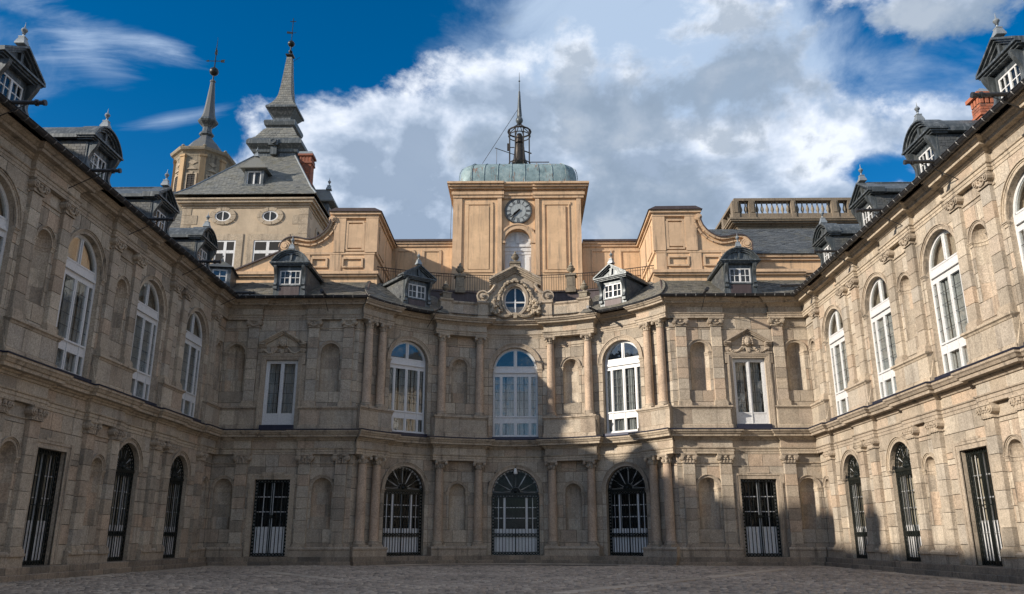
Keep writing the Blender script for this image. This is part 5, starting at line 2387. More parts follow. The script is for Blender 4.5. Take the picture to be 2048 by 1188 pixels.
# ------------------------------------------------------------------ ochre gables
def build_gable(sg):
    side = 'left' if sg < 0 else 'right'
    g = thing('ochre_gable', 'ochre plaster gable with curling scroll %s of the clock tower' % side, 'building', (sg * 9, GY + 1, 12.6))
    Y = GY

    def P(px, py):
        x, z = at(px, py, Y)
        return (x, z) if sg < 0 else (-x, z)
    fl = (lambda pts: [P(*p) for p in pts])

    def pb(mb, x0, y0, x1, y1, f, b):
        (a, z1), (c, z0) = P(x0, y0), P(x1, y1)
        mb.box(min(a, c), max(a, c), Y + f, Y + b, min(z0, z1), max(z0, z1))
    # wall under the base moulding, podium, attic tower with its side
    mb = MB()
    pb(mb, 455, 552, 752, 590, .06, 4.6)
    pb(mb, 612, 507, 747, 549, 0, 4.55)
    mb.prism(fl([(470, 549), (470, 540), (560, 503), (612, 507), (612, 549)] if sg < 0 else [(556, 549), (560, 503), (612, 507), (612, 549)]), Y + .10, Y + .6)
    pb(mb, 671, 436, 752, 507, .03, 4.5)
    mb.build('wall', 'ochre', g)
    mb = MB()
    pb(mb, 455, 545, 757, 549, -.16, 4.6)
    pb(mb, 455, 549, 754, 553, -.08, 4.6)
    pb(mb, 610, 505, 750, 509, -.05, 4.58)
    pb(mb, 666, 431, 758, 437, -.10, 4.58)
    pb(mb, 662, 426, 763, 431, -.20, 4.62)
    mb.build('cornice', 'ochretrim', g)
    # roof cap and pilaster strips
    mb = MB()
    mb.prism(fl([(659, 426.2), (766, 426.2), (752, 420), (673, 420)]), Y - .28, Y + 4.7)
    mb.build('roof_cap', 'leadpurple', g)
    for x0, x1 in ((671, 689), (733, 754)):
        mb = MB()
        pb(mb, x0, 437, x1, 505, -.08, .05)
        mb.build('pilaster', 'ochretrim', g)
    for (x0, y0, x1, y1) in ((692, 443, 729, 502), (684, 516, 726, 536), (622, 516, 655, 536)):
        mb = MB()
        t = 3
        f = .0 if y0 < 500 else -.03
        pb(mb, x0, y0, x1, y0 + t, f - .06, .05)
        pb(mb, x0, y1 - t, x1, y1, f - .06, .05)
        pb(mb, x0, y0 + t, x0 + t, y1 - t, f - .06, .05)
        pb(mb, x1 - t, y0 + t, x1, y1 - t, f - .06, .05)
        if y0 < 500:
            pb(mb, x0 + 6, y0 + 6, x1 - 6, y1 - 6, -.05, .05)
        mb.build('panel_frame', 'ochretrim', g)
    # podium piers
    for x0, x1 in ((612, 618), (660, 681), (729, 747)):
        mb = MB()
        pb(mb, x0, 510, x1, 544, -.045, .02)
        mb.build('podium_pier', 'ochretrim', g)
    # side panels seen obliquely, facing the tower
    xs = abs(P(752, 500)[0])
    mb = MB()
    z0, z1 = P(700, 500)[1], P(700, 446)[1]
    for ya, yb in ((.6, 2.0), (2.5, 4.0)):
        a, b = sorted((sg * (xs - .05), sg * (xs + .02)))
        mb.box(a, b, Y + ya, Y + yb, z0, z1)
    mb.build('side_panel', 'ochretrim', g)
    # the scroll
    top = [(561, 506), (561.5, 497), (564, 489), (571.6, 481), (580, 477.5), (590, 476.6), (600, 478), (611, 480.5), (622, 481), (632, 478.5), (642, 473), (651, 465.5), (658, 457), (662, 448), (664, 441)]
    mb = MB()
    mb.prism(fl(top + [(671, 441), (671, 507)]), Y + .02, Y + .5)
    sc = mb.build('scroll', 'ochre', g)
    # raised edge that follows it: outer roll, with a lead capping
    mb, cp = MB(), MB()
    V = [Vector((*P(*p), 0)) for p in top]
    for k, (a, b) in enumerate(zip(V[:-1], V[1:])):
        t = (b - a).normalized()
        nn = Vector((-t.y, t.x, 0)) * (1 if sg < 0 else -1)
        if nn.y < 0 and k > 3:
            nn = -nn
        for off0, off1, y, m in ((-.10, .0, -.14, mb), (-.30, -.24, -.10, mb), (0, .05, -.20, cp)):
            m.prism([(p.x, p.y) for p in (a + nn * off0, b + nn * off0, b + nn * off1, a + nn * off1)], Y + y, Y + .52)
    mb.build('scroll_edge', 'ochretrim', sc)
    cp.build('scroll_capping', 'leadpurple', sc)
    mb = MB()
    for (px, py), rads in (((571, 494), (.30, .21, .12)), ((666, 440), (.17, .11, .06))):
        cx, cz = P(px, py)
        for i, r in enumerate(rads):
            mb.ring(cx, cz, r - .07 if i < 2 else 0, r, 0, 2 * math.pi, Y - .16 - .03 * i, Y + .3, 16)
    mb.build('volute', 'ochretrim', sc)
    if sg > 0:
        return
    # lead edge on the sloping shoulder
    mb = MB()
    a, b = Vector(P(468, 541)), Vector(P(560, 503))
    mb.prism([tuple(a), tuple(b), (b.x, b.y + .07), (a.x, a.y + .07)], Y + .0, Y + .7)
    mb.build('shoulder_capping', 'leadpurple', g)


build_gable(-1)
build_gable(1)


# ------------------------------------------------------------------ clock tower
def build_clock_tower():
    Y = 41.2
    g = thing('clock_tower', 'ochre clock tower with patinated metal dome and open bell cage', 'tower', (0.1, Y + 3, TERR_Z))
    pb = lambda mb, x0, y0, x1, y1, f, b: pbox(mb, x0, y0, x1, y1, Y, f, b)
    D = 6.6
    mb = MB()
    pb(mb, 907, 396, 1003, 590, 0, D)
    pb(mb, 1070, 396, 1166, 590, 0, D)
    pb(mb, 1003, 396, 1070, 458, .12, D)
    pb(mb, 1003, 458, 1009, 590, .12, D)
    pb(mb, 1063, 458, 1070, 590, .12, D)
    pb(mb, 1009, 458, 1063, 590, .9, D)
    mb.build('wall', 'ochre', g)
    # low walls to the gables
    for x0, x1 in ((770, 907), (1166, 1312)):
        mb = MB()
        pb(mb, x0, 486, x1, 600, .5, 1.1)
        w = mb.build('link_wall', 'ochre', g)
        mb = MB()
        pb(mb, x0, 478, x1, 482, .34, 1.2)
        pb(mb, x0, 482, x1, 487, .42, 1.15)
        mb.build('cornice', 'ochretrim', w)
        mb = MB()
        pb(mb, x0, 475, x1, 478, .26, 1.3)
        mb.build('capping', 'leadpurple', w)
        mb = MB()
        n = 2
        for i in range(n):
            a = x0 + 18 + (x1 - x0 - 30) * i / n
            b = a + (x1 - x0 - 60) / n
            for q in ((a, 494, b, 497), (a, 542, b, 545), (a, 497, a + 4, 542), (b - 4, 497, b, 542)):
                pb(mb, *q, .45, .55)
        mb.build('panel_frame', 'ochretrim', w)
    # angle pilasters, panels
    for x0, x1 in ((907, 921), (995, 1003), (1070, 1080), (1152, 1166)):
        mb = MB()
        pb(mb, x0, 396.5, x1, 590, -.07, .05)
        mb.build('pilaster', 'ochretrim', g)
    for x0, x1 in ((930.5, 985.5), (1086, 1141)):
        mb = MB()
        t = 5
        pb(mb, x0, 404.5, x1, 404.5 + t, -.05, .04)
        pb(mb, x0, 540, x1, 545, -.05, .04)
        pb(mb, x0, 404.5 + t, x0 + t, 540, -.05, .04)
        pb(mb, x1 - t, 404.5 + t, x1, 540, -.05, .04)
        pb(mb, x0 + 8, 412.5, x1 - 8, 539, -.07, .04)
        mb.build('panel', 'ochre', g)
    # entablature, broken forward over the two side bays, carried round the sides
    cor = MB()
    for (y0, y1, pr, ex) in ((391, 396.5, .12, 1), (386, 391, .18, 3), (381, 386, .10, 1), (377, 381, .28, 6), (373, 377, .40, 9), (370, 373, .50, 11)):
        cen = .0 if pr < .3 else .06
        pb(cor, 907 - ex, y0, 1008, y1, -pr, D + .3)
        pb(cor, 1065, y0, 1166 + ex, y1, -pr, D + .3)
        pb(cor, 1008, y0, 1065, y1, -pr + .12 - cen, D + .28)
    cor.build('entablature', 'ochretrim', g)
    # door with fanlight, and its arch
    (xl, zs), (xr, zb) = at(1009, 482, Y), at(1063, 590, Y)
    cx, hw = (xl + xr) / 2, (xr - xl) / 2
    mb = MB()
    mb.ring(cx, zs, hw, hw + .22, 0, math.pi, Y + .02, Y + .3, 18)
    mb.ring(cx, zs, hw + .22, hw + .30, 0, math.pi, Y - .02, Y + .3, 18)
    # spandrel fill between arch and wall
    n = 18
    zt = at(1036, 457, Y)[1]
    for i in range(n):
        a0, a1 = math.pi * i / n, math.pi * (i + 1) / n
        p, q = (cx + hw * math.cos(a0), zs + hw * math.sin(a0)), (cx + hw * math.cos(a1), zs + hw * math.sin(a1))
        mb.prism([p, q, (q[0], max(zt, q[1]) + .01), (p[0], max(zt, p[1]) + .01)], Y + .13, Y + .9)
    for s in (-1, 1):
        x0, x1 = sorted((cx + s * hw, cx + s * (hw + .24)))
        mb.box(x0, x1, Y + .02, Y + .3, zb, zs - .12)
        mb.box(x0 - .04, x1 + .04, Y - .04, Y + .3, zs - .12, zs)
    mb.build('door_arch', 'ochretrim', g)
    mb = MB()
    y0 = Y + .42
    mb.box(cx - hw, cx + hw, y0, y0 + .1, zs - .62, zs - .04)
    mb.box(cx - hw, cx + hw, y0 - .06, y0 + .1, zs - .20, zs - .06)
    mb.box(cx - hw, cx + hw, y0 - .03, y0 + .1, zs - .45, zs - .30)
    mb.prism([(cx + hw * math.cos(math.pi * i / 18), zs - .05 + hw * math.sin(math.pi * i / 18)) for i in range(19)], y0 + .05, y0 + .1)
    mb.ring(cx, zs, hw - .12, hw, 0, math.pi, y0, y0 + .1, 18)
    mb.box(cx - .09, cx + .09, y0 - .02, y0 + .1, zs, zs + hw - .1)
    for s in (-1, 1):
        mb.prism(fan_quarter(.2, hw - .25, 0, .12, s), y0 + .02, y0 + .06)
    mb.v = [v if not (abs(v[0]) < hw and v[2] < 3) else (v[0] + cx, v[1], v[2] + zs) for v in mb.v]
    d = mb.build('door', 'shutter', g)
    for i in range(4):
        mb = MB()
        x0 = cx - hw + 2 * hw * i / 4
        x1 = x0 + hw / 2
        mb.box(x0 + .008, x1 - .008, y0 + .02 + .03 * (i in (1, 2)), y0 + .1, zb, zs - .62)
        mb.box(x0 + .08, x1 - .08, y0 - .005 + .03 * (i in (1, 2)), y0 + .05, zb + .8, zs - .75)
        mb.build('door_leaf', 'shutter', d)
    # clock
    kx, kz = at(1036.5, 421, Y)
    R = .70
    yk = Y + .05
    M = Matrix.Translation((kx, yk, kz))
    mb = MB()
    mb.ring(0, 0, 0, R, 0, 2 * math.pi, 0, .08, 40)
    c = mb.build('clock', 'dial', g, M)
    mb = MB()
    mb.ring(0, 0, R, R + .05, 0, 2 * math.pi, -.04, .08, 40)
    mb.ring(0, 0, R * .60, R * .62, 0, 2 * math.pi, -.006, .01, 40)
    mb.ring(0, 0, R * .93, R * .95, 0, 2 * math.pi, -.006, .01, 40)
    for i in range(60):
        a = 2 * math.pi * i / 60
        cc, ss = math.cos(a), math.sin(a)
        w = .012 if i % 5 else .02
        mb.prism([(R * .95 * cc - ss * w, R * .95 * ss + cc * w), (R * .95 * cc + ss * w, R * .95 * ss - cc * w), (R * cc + ss * w, R * ss - cc * w), (R * cc - ss * w, R * ss + cc * w)], -.006, .01)
    mb.build('clock_rim', 'numeral', c, M)
    rom = ['XII', 'I', 'II', 'III', 'IIII', 'V', 'VI', 'VII', 'VIII', 'IX', 'X', 'XI']
    H = R * .28

    def bar(mb, p, q, w, fn):
        (x0, z0), (x1, z1) = p, q
        mb.prism([fn(x0 - w, z0), fn(x0 + w, z0), fn(x1 + w, z1), fn(x1 - w, z1)], -.008, .01)
    for i, s in enumerate(rom):
        a = math.pi / 2 - 2 * math.pi * i / 12
        cc, ss = math.cos(a), math.sin(a)
        fn = lambda x, z: (R * .775 * cc + x * ss + z * cc, R * .775 * ss - x * cc + z * ss)
        wd = {'I': .045, 'V': .10, 'X': .10}
        tot = sum(wd[ch] for ch in s)
        x = -tot / 2
        mb = MB()
        for ch in s:
            m = x + wd[ch] / 2
            if ch == 'I':
                bar(mb, (m, -H / 2), (m, H / 2), .014, fn)
            elif ch == 'V':
                bar(mb, (m, -H / 2), (m - .035, H / 2), .014, fn)
                bar(mb, (m, -H / 2), (m + .035, H / 2), .008, fn)
            else:
                bar(mb, (m + .035, -H / 2), (m - .035, H / 2), .014, fn)
                bar(mb, (m - .035, -H / 2), (m + .035, H / 2), .008, fn)
            x += wd[ch]
        mb.build('numeral', 'numeral', c, M)
    for nm, deg, L, w in (('hour_hand', 229, .40, .045), ('minute_hand', 226, .58, .030)):
        a = math.pi / 2 - math.radians(deg)
        cc, ss = math.cos(a), math.sin(a)
        mb = MB()
        mb.prism([(-.12 * cc - ss * w, -.12 * ss + cc * w), (-.12 * cc + ss * w, -.12 * ss - cc * w), (L * .7 * cc + ss * w * 1.3, L * .7 * ss - cc * w * 1.3), (L * cc, L * ss), (L * .7 * cc - ss * w * 1.3, L * .7 * ss + cc * w * 1.3)], -.05, -.03)
        mb.build(nm, 'numeral', c, M)
    # dome: rounded-rectangle metal roof with standing seams
    xL, zb = at(916, 370, Y)
    xR, zt = at(1156, 333, Y)
    zt += .55
    cx, hx, hy = (xL + xR) / 2, (xR - xL) / 2, D / 2 - .1
    cy = Y + D / 2 + .1
    prof = [(1.06, 0), (1.02, .10), (1.0, .14), (1.0, .20), (1.0, .45), (.99, .66), (.96, .82), (.90, .93), (.76, 1.0), (.45, 1.06), (.16, 1.10), (0.02, 1.12)]
    hgt = zt - zb
    mb = MB()
    m = 48
    vs, fs = [], []

    def sup(a):
        c, s = math.cos(a), math.sin(a)
        e = 2 / 9.0
        return math.copysign(abs(c) ** e, c), math.copysign(abs(s) ** e, s)
    for r, z in prof:
        for i in range(m):
            c, s = sup(2 * math.pi * (i + .5) / m)
            vs.append((cx + hx * r * c, cy + hy * r * s, zb + hgt * z))
    for k in range(len(prof) - 1):
        for i in range(m):
            j = (i + 1) % m
            fs.append((k * m + i, k * m + j, (k + 1) * m + j, (k + 1) * m + i))
    mb.add(vs, fs)
    dome = mb.build('dome', 'patina', g, None, True)
    for sxy in range(2):
        for i in range(8):
            t = -.80 + 1.60 * i / 7
            for s in (-1, 1):
                mb = MB()
                pts = []
                for r, z in prof[2:-1]:
                    if sxy == 0:
                        pts.append((cx + hx * t * min(1, r + (1 - r) * .2), cy + s * hy * r * 1.003, zb + hgt * z + .01))
                    else:
                        pts.append((cx + s * hx * r * 1.003, cy + hy * t * min(1, r + (1 - r) * .2), zb + hgt * z + .01))
                mb.tube(pts, .022, 5)
                mb.build('standing_seam', 'patina', dome)
    # bell cage
    kx, z0 = at(1039, 326, cy - 1.2)
    ky = cy - 1.2
    z1 = at(1039, 264, ky)[1]
    zB = at(1039, 241, ky)[1]
    zTop = at(1039, 145, ky)[1]
    r0 = .62
    cage = MB()
    for i in range(8):
        a = 2 * math.pi * (i + .5) / 8
        x, y = kx + r0 * math.cos(a), ky + r0 * math.sin(a)
        cage.tube([(x, y, z0 - .35), (x, y, z1)], .035, 6)
        pts = []
        for t in range(7):
            q = t / 6
            rr = r0 * ((1 - q) ** 1.8) * .95 + .05 + .12 * math.sin(math.pi * q) * (1 - q)
            pts.append((kx + rr * math.cos(a), ky + rr * math.sin(a), z1 + .05 + (zB - z1 - .2) * q))
        cage.tube(pts, .026, 5)
    for zz, rr, th in ((z1, r0 + .05, .05), (z1 - .28, r0 + .02, .03), (z0 - .1, r0 + .02, .03)):
        cage.tube([(kx + rr * math.cos(2 * math.pi * i / 16), ky + rr * math.sin(2 * math.pi * i / 16), zz) for i in range(17)], th, 6)
    cg = cage.build('bell_cage', 'bronze', g)
    mb = MB()
    hb = (z1 - z0)
    mb.lathe([(.50, z0 - .12), (.47, z0), (.36, z0 + hb * .12), (.31, z0 + hb * .35), (.29, z0 + hb * .50), (.22, z0 + hb * .60), (.05, z0 + hb * .64)], kx, ky, 18)
    mb.lathe([(.25, z0 + hb * .64), (.23, z0 + hb * .70), (.19, z0 + hb * .86), (.14, z0 + hb * .93), (.02, z0 + hb * .95)], kx, ky, 16)
    mb.build('bell', 'bronze', cg, None, True)
    mb = MB()
    mb.lathe([(.05, zB - .3), (.10, zB - .24), (.19, zB - .12), (.22, zB), (.19, zB + .12), (.12, zB + .2), (.14, zB + .25), (.15, zB + .32), (.11, zB + .9), (.06, zB + 1.9), (.025, zB + 2.0), (.012, zTop)], kx, ky, 12)
    mb.lathe([(.05, zTop - .62), (.06, zTop - .58), (.02, zTop - .54)], kx, ky, 8)
    mb.build('spire', 'lead', cg, None, True)
    # guy rope, hammer arms, lightning cable
    mb = MB()
    a = at(965, 327, Y + .8)
    mb.tube([(a[0], Y + .8, a[1]), (kx, ky, zB + .9)], .014, 4)
    b = at(990, 296, Y + 1.2)
    mb.tube([(b[0], Y + 1.2, b[1]), (kx, ky, b[1] - .05)], .022, 5)
    mb.box(kx - .72, kx - .56, ky - .06, ky + .06, z0 + hb * .40, z0 + hb * .62)
    mb.tube([(kx - .68, ky, z0 + hb * .5), (kx - .3, ky, z0 + hb * .5)], .03, 5)
    mb.tube([(kx + .3, ky, z0 + hb * .38), (kx + .7, ky, z0 + hb * .3)], .04, 5)
    mb.tube([(b[0] + .1, Y + 1.2, b[1]), (b[0] + .1, Y + 1.2, zb)], .012, 4)
    mb.tube([(kx + .6, ky - .3, z0 - .1), (kx + 1.7, ky - .6, z0 - .25)], .03, 5)
    mb.build('striking_gear', 'bronze', cg)
    mb = MB()
    x, z = at(900, 372, Y)
    mb.tube([(x + .12, Y - .1, z - .2), (x + .1, Y - .1, z - 3.2)], .012, 4)
    mb.build('cable', 'bronze', g)


build_clock_tower()


# ------------------------------------------------------------------ corner tower with slate spire
def build_spire_tower():
    Y = 47.0
    x0, zE = at(368, 404, Y)
    x1, _ = at(618, 404, Y)
    hw = (x1 - x0) / 2
    hd = hw + 1.7
    cx, cy = (x0 + x1) / 2 + .1, Y + hd
    g = thing('spire_tower', 'square corner tower with stepped slate spire, oval windows and red brick chimney', 'tower', (cx, cy, 0))
    mb = MB()
    mb.box(x0, x1, Y, cy + hd, 8, zE)
    body = mb.build('wall', 'towerplaster', g)
    pb = lambda m, a, b, c, d, f, k: pbox(m, a, b, c, d, Y, f, k)
    # quoins
    rnd = random.Random(8)
    for sgn, xe in ((1, x0), (-1, x1)):
        for i in range(9):
            L = .95 if i % 2 else .55
            zz = zE - .30 - i * .62
            mb = MB()
            mb.tint = rnd.random()
            a, b = sorted((xe - sgn * .025, xe + sgn * L))
            mb.box(a, b, Y - .025, Y + .3 if sgn > 0 else Y + (1.4 - L), zz - .60, zz)
            mb.build('quoin', 'palestone', body)
    mb = MB()
    for y0, y1, pr in ((412, 416, .06), (408, 412, .16), (403, 408, .32), (400, 403, .42)):
        za, zb_ = at(500, y0, Y)[1], at(500, y1, Y)[1]
        mb.box(x0 - pr, x1 + pr, Y - pr, cy + hd + pr, zb_, za)
    mb.build('eaves_cornice', 'palestone', g)
    # oval windows
    for px in (446, 540.5):
        x, z = at(px, 432.5, Y)
        M = Matrix.Translation((x, Y, z))
        mb = MB()
        n = 8
        for i in range(n):
            a0, a1 = 2 * math.pi * (i + .03) / n + .2, 2 * math.pi * (i + .97) / n + .2
            mb.tint = rnd.random()
            mb.ring(0, 0, .50, .82, a0, a1, -.07, .05, 5, .70)
        r = mb.build('oval_window', 'palestone', g, M)
        mb = MB()
        mb.ring(0, 0, .40, .52, 0, 2 * math.pi, -.035, .05, 28, .70)
        mb.box(-.035, .035, -.03, .04, -.34, .34)
        mb.build('window_frame', 'shutter', r, M)
        mb = MB()
        mb.prism([(.5 * math.cos(2 * math.pi * i / 24), .35 * math.sin(2 * math.pi * i / 24)) for i in range(24)], -.012, .0)
        mb.build('pane', 'dullglass', r, M)
        mb = MB()
        mb.prism([(.5 * math.cos(2 * math.pi * i / 24), .35 * math.sin(2 * math.pi * i / 24)) for i in range(24)], -.006, .01)
        mb.build('dark_room', 'dark', r, M)
    # the oval on the shaded side
    M = Matrix.Translation((x1, Y + 2.6, at(540, 445, Y)[1])) @ Matrix.Rotation(math.pi / 2, 4, 'Z')
    mb = MB()
    mb.ring(0, 0, .45, .75, 0, 2 * math.pi, -.06, .05, 20, .8)
    mb.build('oval_window', 'palestone', g, M)
    mb = MB()
    mb.prism([(.46 * math.cos(2 * math.pi * i / 24), .37 * math.sin(2 * math.pi * i / 24)) for i in range(24)], -.012, .0)
    mb.build('oval_pane', 'dark', g, M)
    # tall windows below
    for px0, px1 in ((431, 466), (508, 560)):
        (xa, zt), (xb, zb_) = at(px0, 481, Y), at(px1, 545, Y)
        mb = MB()
        t = .42
        for q in ((xa - t, xb + t, zt, zt + .42), (xa - t, xa, zb_, zt), (xb, xb + t, zb_, zt)):
            mb.tint = rnd.random()
            mb.box(q[0], q[1], Y - .05, Y + .1, q[2], q[3])
        w = mb.build('tall_window', 'palestone', g)
        mb = MB()
        mb.box(xa, xb, Y - .02, Y + .02, zt - .1, zt)
        mb.box(xa, xa + .1, Y - .02, Y + .02, zb_, zt - .1)
        mb.box(xb - .1, xb, Y - .02, Y + .02, zb_, zt - .1)
        xm = (xa + xb) / 2
        mb.box(xm - .09, xm + .09, Y - .025, Y + .02, zb_, zt - .1)
        mb.box(xa + .1, xb - .1, Y - .022, Y + .02, zt - .85, zt - .65)
        mb.build('window_frame', 'shutter', w)
        mb = MB()
        mb.box(xa, xb, Y - .008, Y + .01, zb_, zt)
        mb.build('pane', 'dark', w)
    # roof
    Zc = lambda py: at(560, py, cy)[1]
    zr1 = at(540, 312, cy - 1.45)[1]
    e = .55
    hr = 1.42
    mb, slt = MB(), MB()
    zE2 = zE + .28
    lo = [(x0 - e, Y - e, zE2), (x1 + e, Y - e, zE2), (x1 + e, cy + hd + e, zE2), (x0 - e, cy + hd + e, zE2)]
    hi = [(cx - hr, cy - hr, zr1), (cx + hr, cy - hr, zr1), (cx + hr, cy + hr, zr1), (cx - hr, cy + hr, zr1)]
    # slight bell-cast at the foot
    md = [tuple(Vector(l) * .80 + Vector(h) * .20 - Vector((0, 0, .16))) for l, h in zip(lo, hi)]
    for i in range(4):
        j = (i + 1) % 4
        mb.quad(lo[i], lo[j], md[j], md[i])
        mb.quad(md[i], md[j], hi[j], hi[i])
        if i in (0, 1, 3):
            slate_quad(slt, lo[i], lo[j], md[j], md[i], .19, .24, .018, i)
            slate_quad(slt, md[i], md[j], hi[j], hi[i], .19, .24, .018, i + 5)
    rf = mb.build('roof', 'slatetower', g)
    tag(slt.build('roof_slates', 'slatetower', rf), kind='stuff')
    for i in range(4):
        mb = MB()
        mb.tube([tuple(Vector(p) + Vector((0, 0, .03))) for p in (lo[i], md[i], hi[i])], .06, 6)
        mb.build('hip_lead', 'leadlight', rf)
    # stages
    Zn = lambda py, r: at(560, py, cy - r)[1]
    zs = [Zn(p, 1.7) for p in (312, 303, 296, 290, 282, 278)]
    mb = MB()
    mb.sqlathe([(hr, zs[0] - .1), (hr + .02, zs[1]), (hr + .14, zs[1] + .06), (hr + .18, zs[2]), (hr + .42, zs[3]), (hr + .50, zs[3] + .05), (hr + .50, zs[4]), (hr + .40, zs[5]), (hr + .36, zs[5] + .06)], cx, cy)
    mb.box(cx - .34, cx + .34, cy - hr - .56, cy - hr, zs[3] - .1, zs[4] + .03)
    mb.box(cx - .22, cx + .22, cy - hr - .40, cy - hr, zs[2] - .5, zs[3] - .1)
    mb.ring(cx, (zs[3] + zs[4]) / 2, 0, .20, 0, 2 * math.pi, cy - hr - .64, cy - hr - .3, 14)
    mb.ring(cx, (zs[3] + zs[4]) / 2, .13, .20, 0, 2 * math.pi, cy - hr - .68, cy - hr - .3, 14)
    mb.build('first_stage', 'lead', g)
    zq = [Zn(p, r) for p, r in ((279, 1.75), (268, 1.4), (258, 1.1), (256, 1.0))]
    mb = MB()
    mb.sqlathe([(hr + .38, zq[0]), (1.42, zq[1] - .15), (1.12, zq[2] - .1), (.98, zq[3])], cx, cy)
    st = mb.build('bell_roof', 'slatetower', g)
    sl2 = MB()
    prof = [(hr + .39, zq[0]), (1.43, zq[1] - .15), (1.13, zq[2] - .1), (.99, zq[3])]
    for (r0, z0), (r1, z1) in zip(prof[:-1], prof[1:]):
        slate_quad(sl2, (cx - r0, cy - r0, z0), (cx + r0, cy - r0, z0), (cx + r1, cy - r1, z1), (cx - r1, cy - r1, z1), .24, .26, .02, 2)
        slate_quad(sl2, (cx + r0, cy - r0, z0), (cx + r0, cy + r0, z0), (cx + r1, cy + r1, z1), (cx + r1, cy - r1, z1), .24, .26, .02, 3)
    tag(sl2.build('roof_slates', 'slatetower', st), kind='stuff')
    y = [Zn(p, 1.0) for p in (258, 253, 250, 244, 240, 237, 234, 230, 216, 211, 209)]
    mb = MB()
    mb.sqlathe([(.92, y[0]), (.92, y[1]), (1.06, y[2]), (1.12, y[3]), (1.08, y[4]), (.82, y[5]), (.62, y[6]), (.60, y[7]), (.66, y[7] + .1), (1.0, y[8]), (1.10, y[8] + .06), (1.10, y[9]), (1.02, y[10])], cx, cy)
    mb.build('second_stage', 'lead', g)
    sp = [(1.02, Zn(210, 1)), (.80, Zn(205, .8)), (.60, Zn(198, .6)), (.47, Zn(188, .5)), (.38, Zn(170, .4)), (.29, Zn(145, .3)), (.19, Zn(114, .2))]
    mb = MB()
    mb.sqlathe(sp, cx, cy)
    s3 = mb.build('spire', 'slatetower', g)
    sl3 = MB()
    for (r0, z0), (r1, z1) in zip(sp[:-1], sp[1:]):
        slate_quad(sl3, (cx - r0, cy - r0, z0), (cx + r0, cy - r0, z0), (cx + r1, cy - r1, z1), (cx - r1, cy - r1, z1), .2, .17, .015, 2)
        slate_quad(sl3, (cx + r0, cy - r0, z0), (cx + r0, cy + r0, z0), (cx + r1, cy + r1, z1), (cx + r1, cy - r1, z1), .2, .17, .015, 3)
    tag(sl3.build('spire_slates', 'slatetower', s3), kind='stuff')
    mb = MB()
    zt = Zc(114)
    mb.sqlathe([(.19, zt - .05), (.27, zt + .02), (.27, zt + .12), (.12, zt + .18)], cx, cy)
    zb = Zc(88)
    mb.lathe([(.08, zt + .1), (.08, zt + .3), (.15, zt + .38), (.15, zt + .46), (.06, zt + .55), (.05, zb - .25), (.16, zb - .20), (.24, zb - .08), (.26, zb), (.24, zb + .08), (.16, zb + .2), (.03, zb + .27)], cx, cy, 14)
    mb.build('ball', 'iron', g, None, True)
    zv = Zc(37)
    mb = MB()
    mb.tube([(cx, cy, zb + .2), (cx, cy, zv)], .028, 6)
    mb.tube([(cx - .22, cy, zv - .28), (cx + .22, cy, zv - .28)], .03, 5)
    mb.prism([(cx - .4, zb + .9), (cx + .05, zb + .86), (cx + .05, zb + 1.0), (cx - .4, zb + 1.08)], cy - .012, cy + .012)
    mb.tube([(cx, cy, zb + .93), (cx + .3, cy, zb + .96)], .02, 5)
    mb.tube([(cx + .26, cy - .1, zt - .5), (cx + .75, cy - .1, zt - .1)], .016, 4)
    mb.build('weathervane_cross', 'iron', g)
    # dormer on the front slope
    # where the sight line over the sill meets the front slope
    kk = (zr1 - zE2) / (hd + e - hr)
    yd = Y
    for _ in range(60):
        yd += .02
        if at(506, 371, yd)[1] < zE2 + (yd - (Y - e)) * kk - .16:
            break
    for tag_, M in (('f', Matrix.Translation((at(506, 371, yd)[0], yd, at(506, 371, yd)[1]))),
                    ('s', Matrix.Translation((x1 + .05, cy - .2, zE2 + .15)) @ Matrix.Rotation(math.pi / 2, 4, 'Z') @ Matrix.Scale(1.3, 4))):
        mb = MB()
        mb.box(-.62, -.46, 0, 2.0, 0, 1.15)
        mb.box(.46, .62, 0, 2.0, 0, 1.15)
        mb.box(-.46, .46, 0, 2.0, -.2, .10)
        mb.box(-.46, .46, 0, 2.0, 1.02, 1.15)
        mb.box(-.7, .7, -.10, .1, -.12, .06)
        dm = mb.build('dormer', 'lead', g, M)
        mb = MB()
        mb.add([(-.85, -.3, 1.12), (.85, -.3, 1.12), (.85, 2.6, 1.12), (-.85, 2.6, 1.12), (0, .2, 2.15), (0, 3, 2.15), (-.85, -.3, 1.19), (.85, -.3, 1.19), (.85, 2.6, 1.19), (-.85, 2.6, 1.19)],
               [(0, 3, 2, 1), (6, 7, 4), (7, 8, 5, 4), (9, 6, 4, 5), (0, 1, 7, 6), (1, 2, 8, 7), (3, 0, 6, 9)])
        mb.build('dormer_roof', 'slatetower', dm, M)
        mb = MB()
        mb.box(-.46, -.38, .04, .10, .10, 1.02)
        mb.box(.38, .46, .04, .10, .10, 1.02)
        mb.box(-.05, .05, .04, .10, .10, 1.02)
        mb.box(-.38, .38, .045, .1, .94, 1.02)
        mb.build('window_frame', 'shutter', dm, M)
        mb = MB()
        mb.box(-.4, .4, .08, .1, .10, 1.0)
        mb.build('pane', 'dullglass', dm, M)
        mb = MB()
        mb.box(-.4, .4, .12, .14, .10, 1.0)
        mb.build('dark_room', 'dark', dm, M)
        finial('finial', M @ Matrix.Translation((0, .2, 2.1)), dm, .75)
    # brick chimney on the right slope
    ch = MB()
    yc = cy - 1.6
    (xa, zt_), (xb, _) = at(600, 312, yc), at(623, 312, yc)
    zl = zE + 1.0
    w = (xb - xa)
    ch.box(xa + .012, xb - .012, yc + .012, yc + w - .012, zl, zt_)
    c = ch.build('chimney', 'mortar', g)
    zz = zl
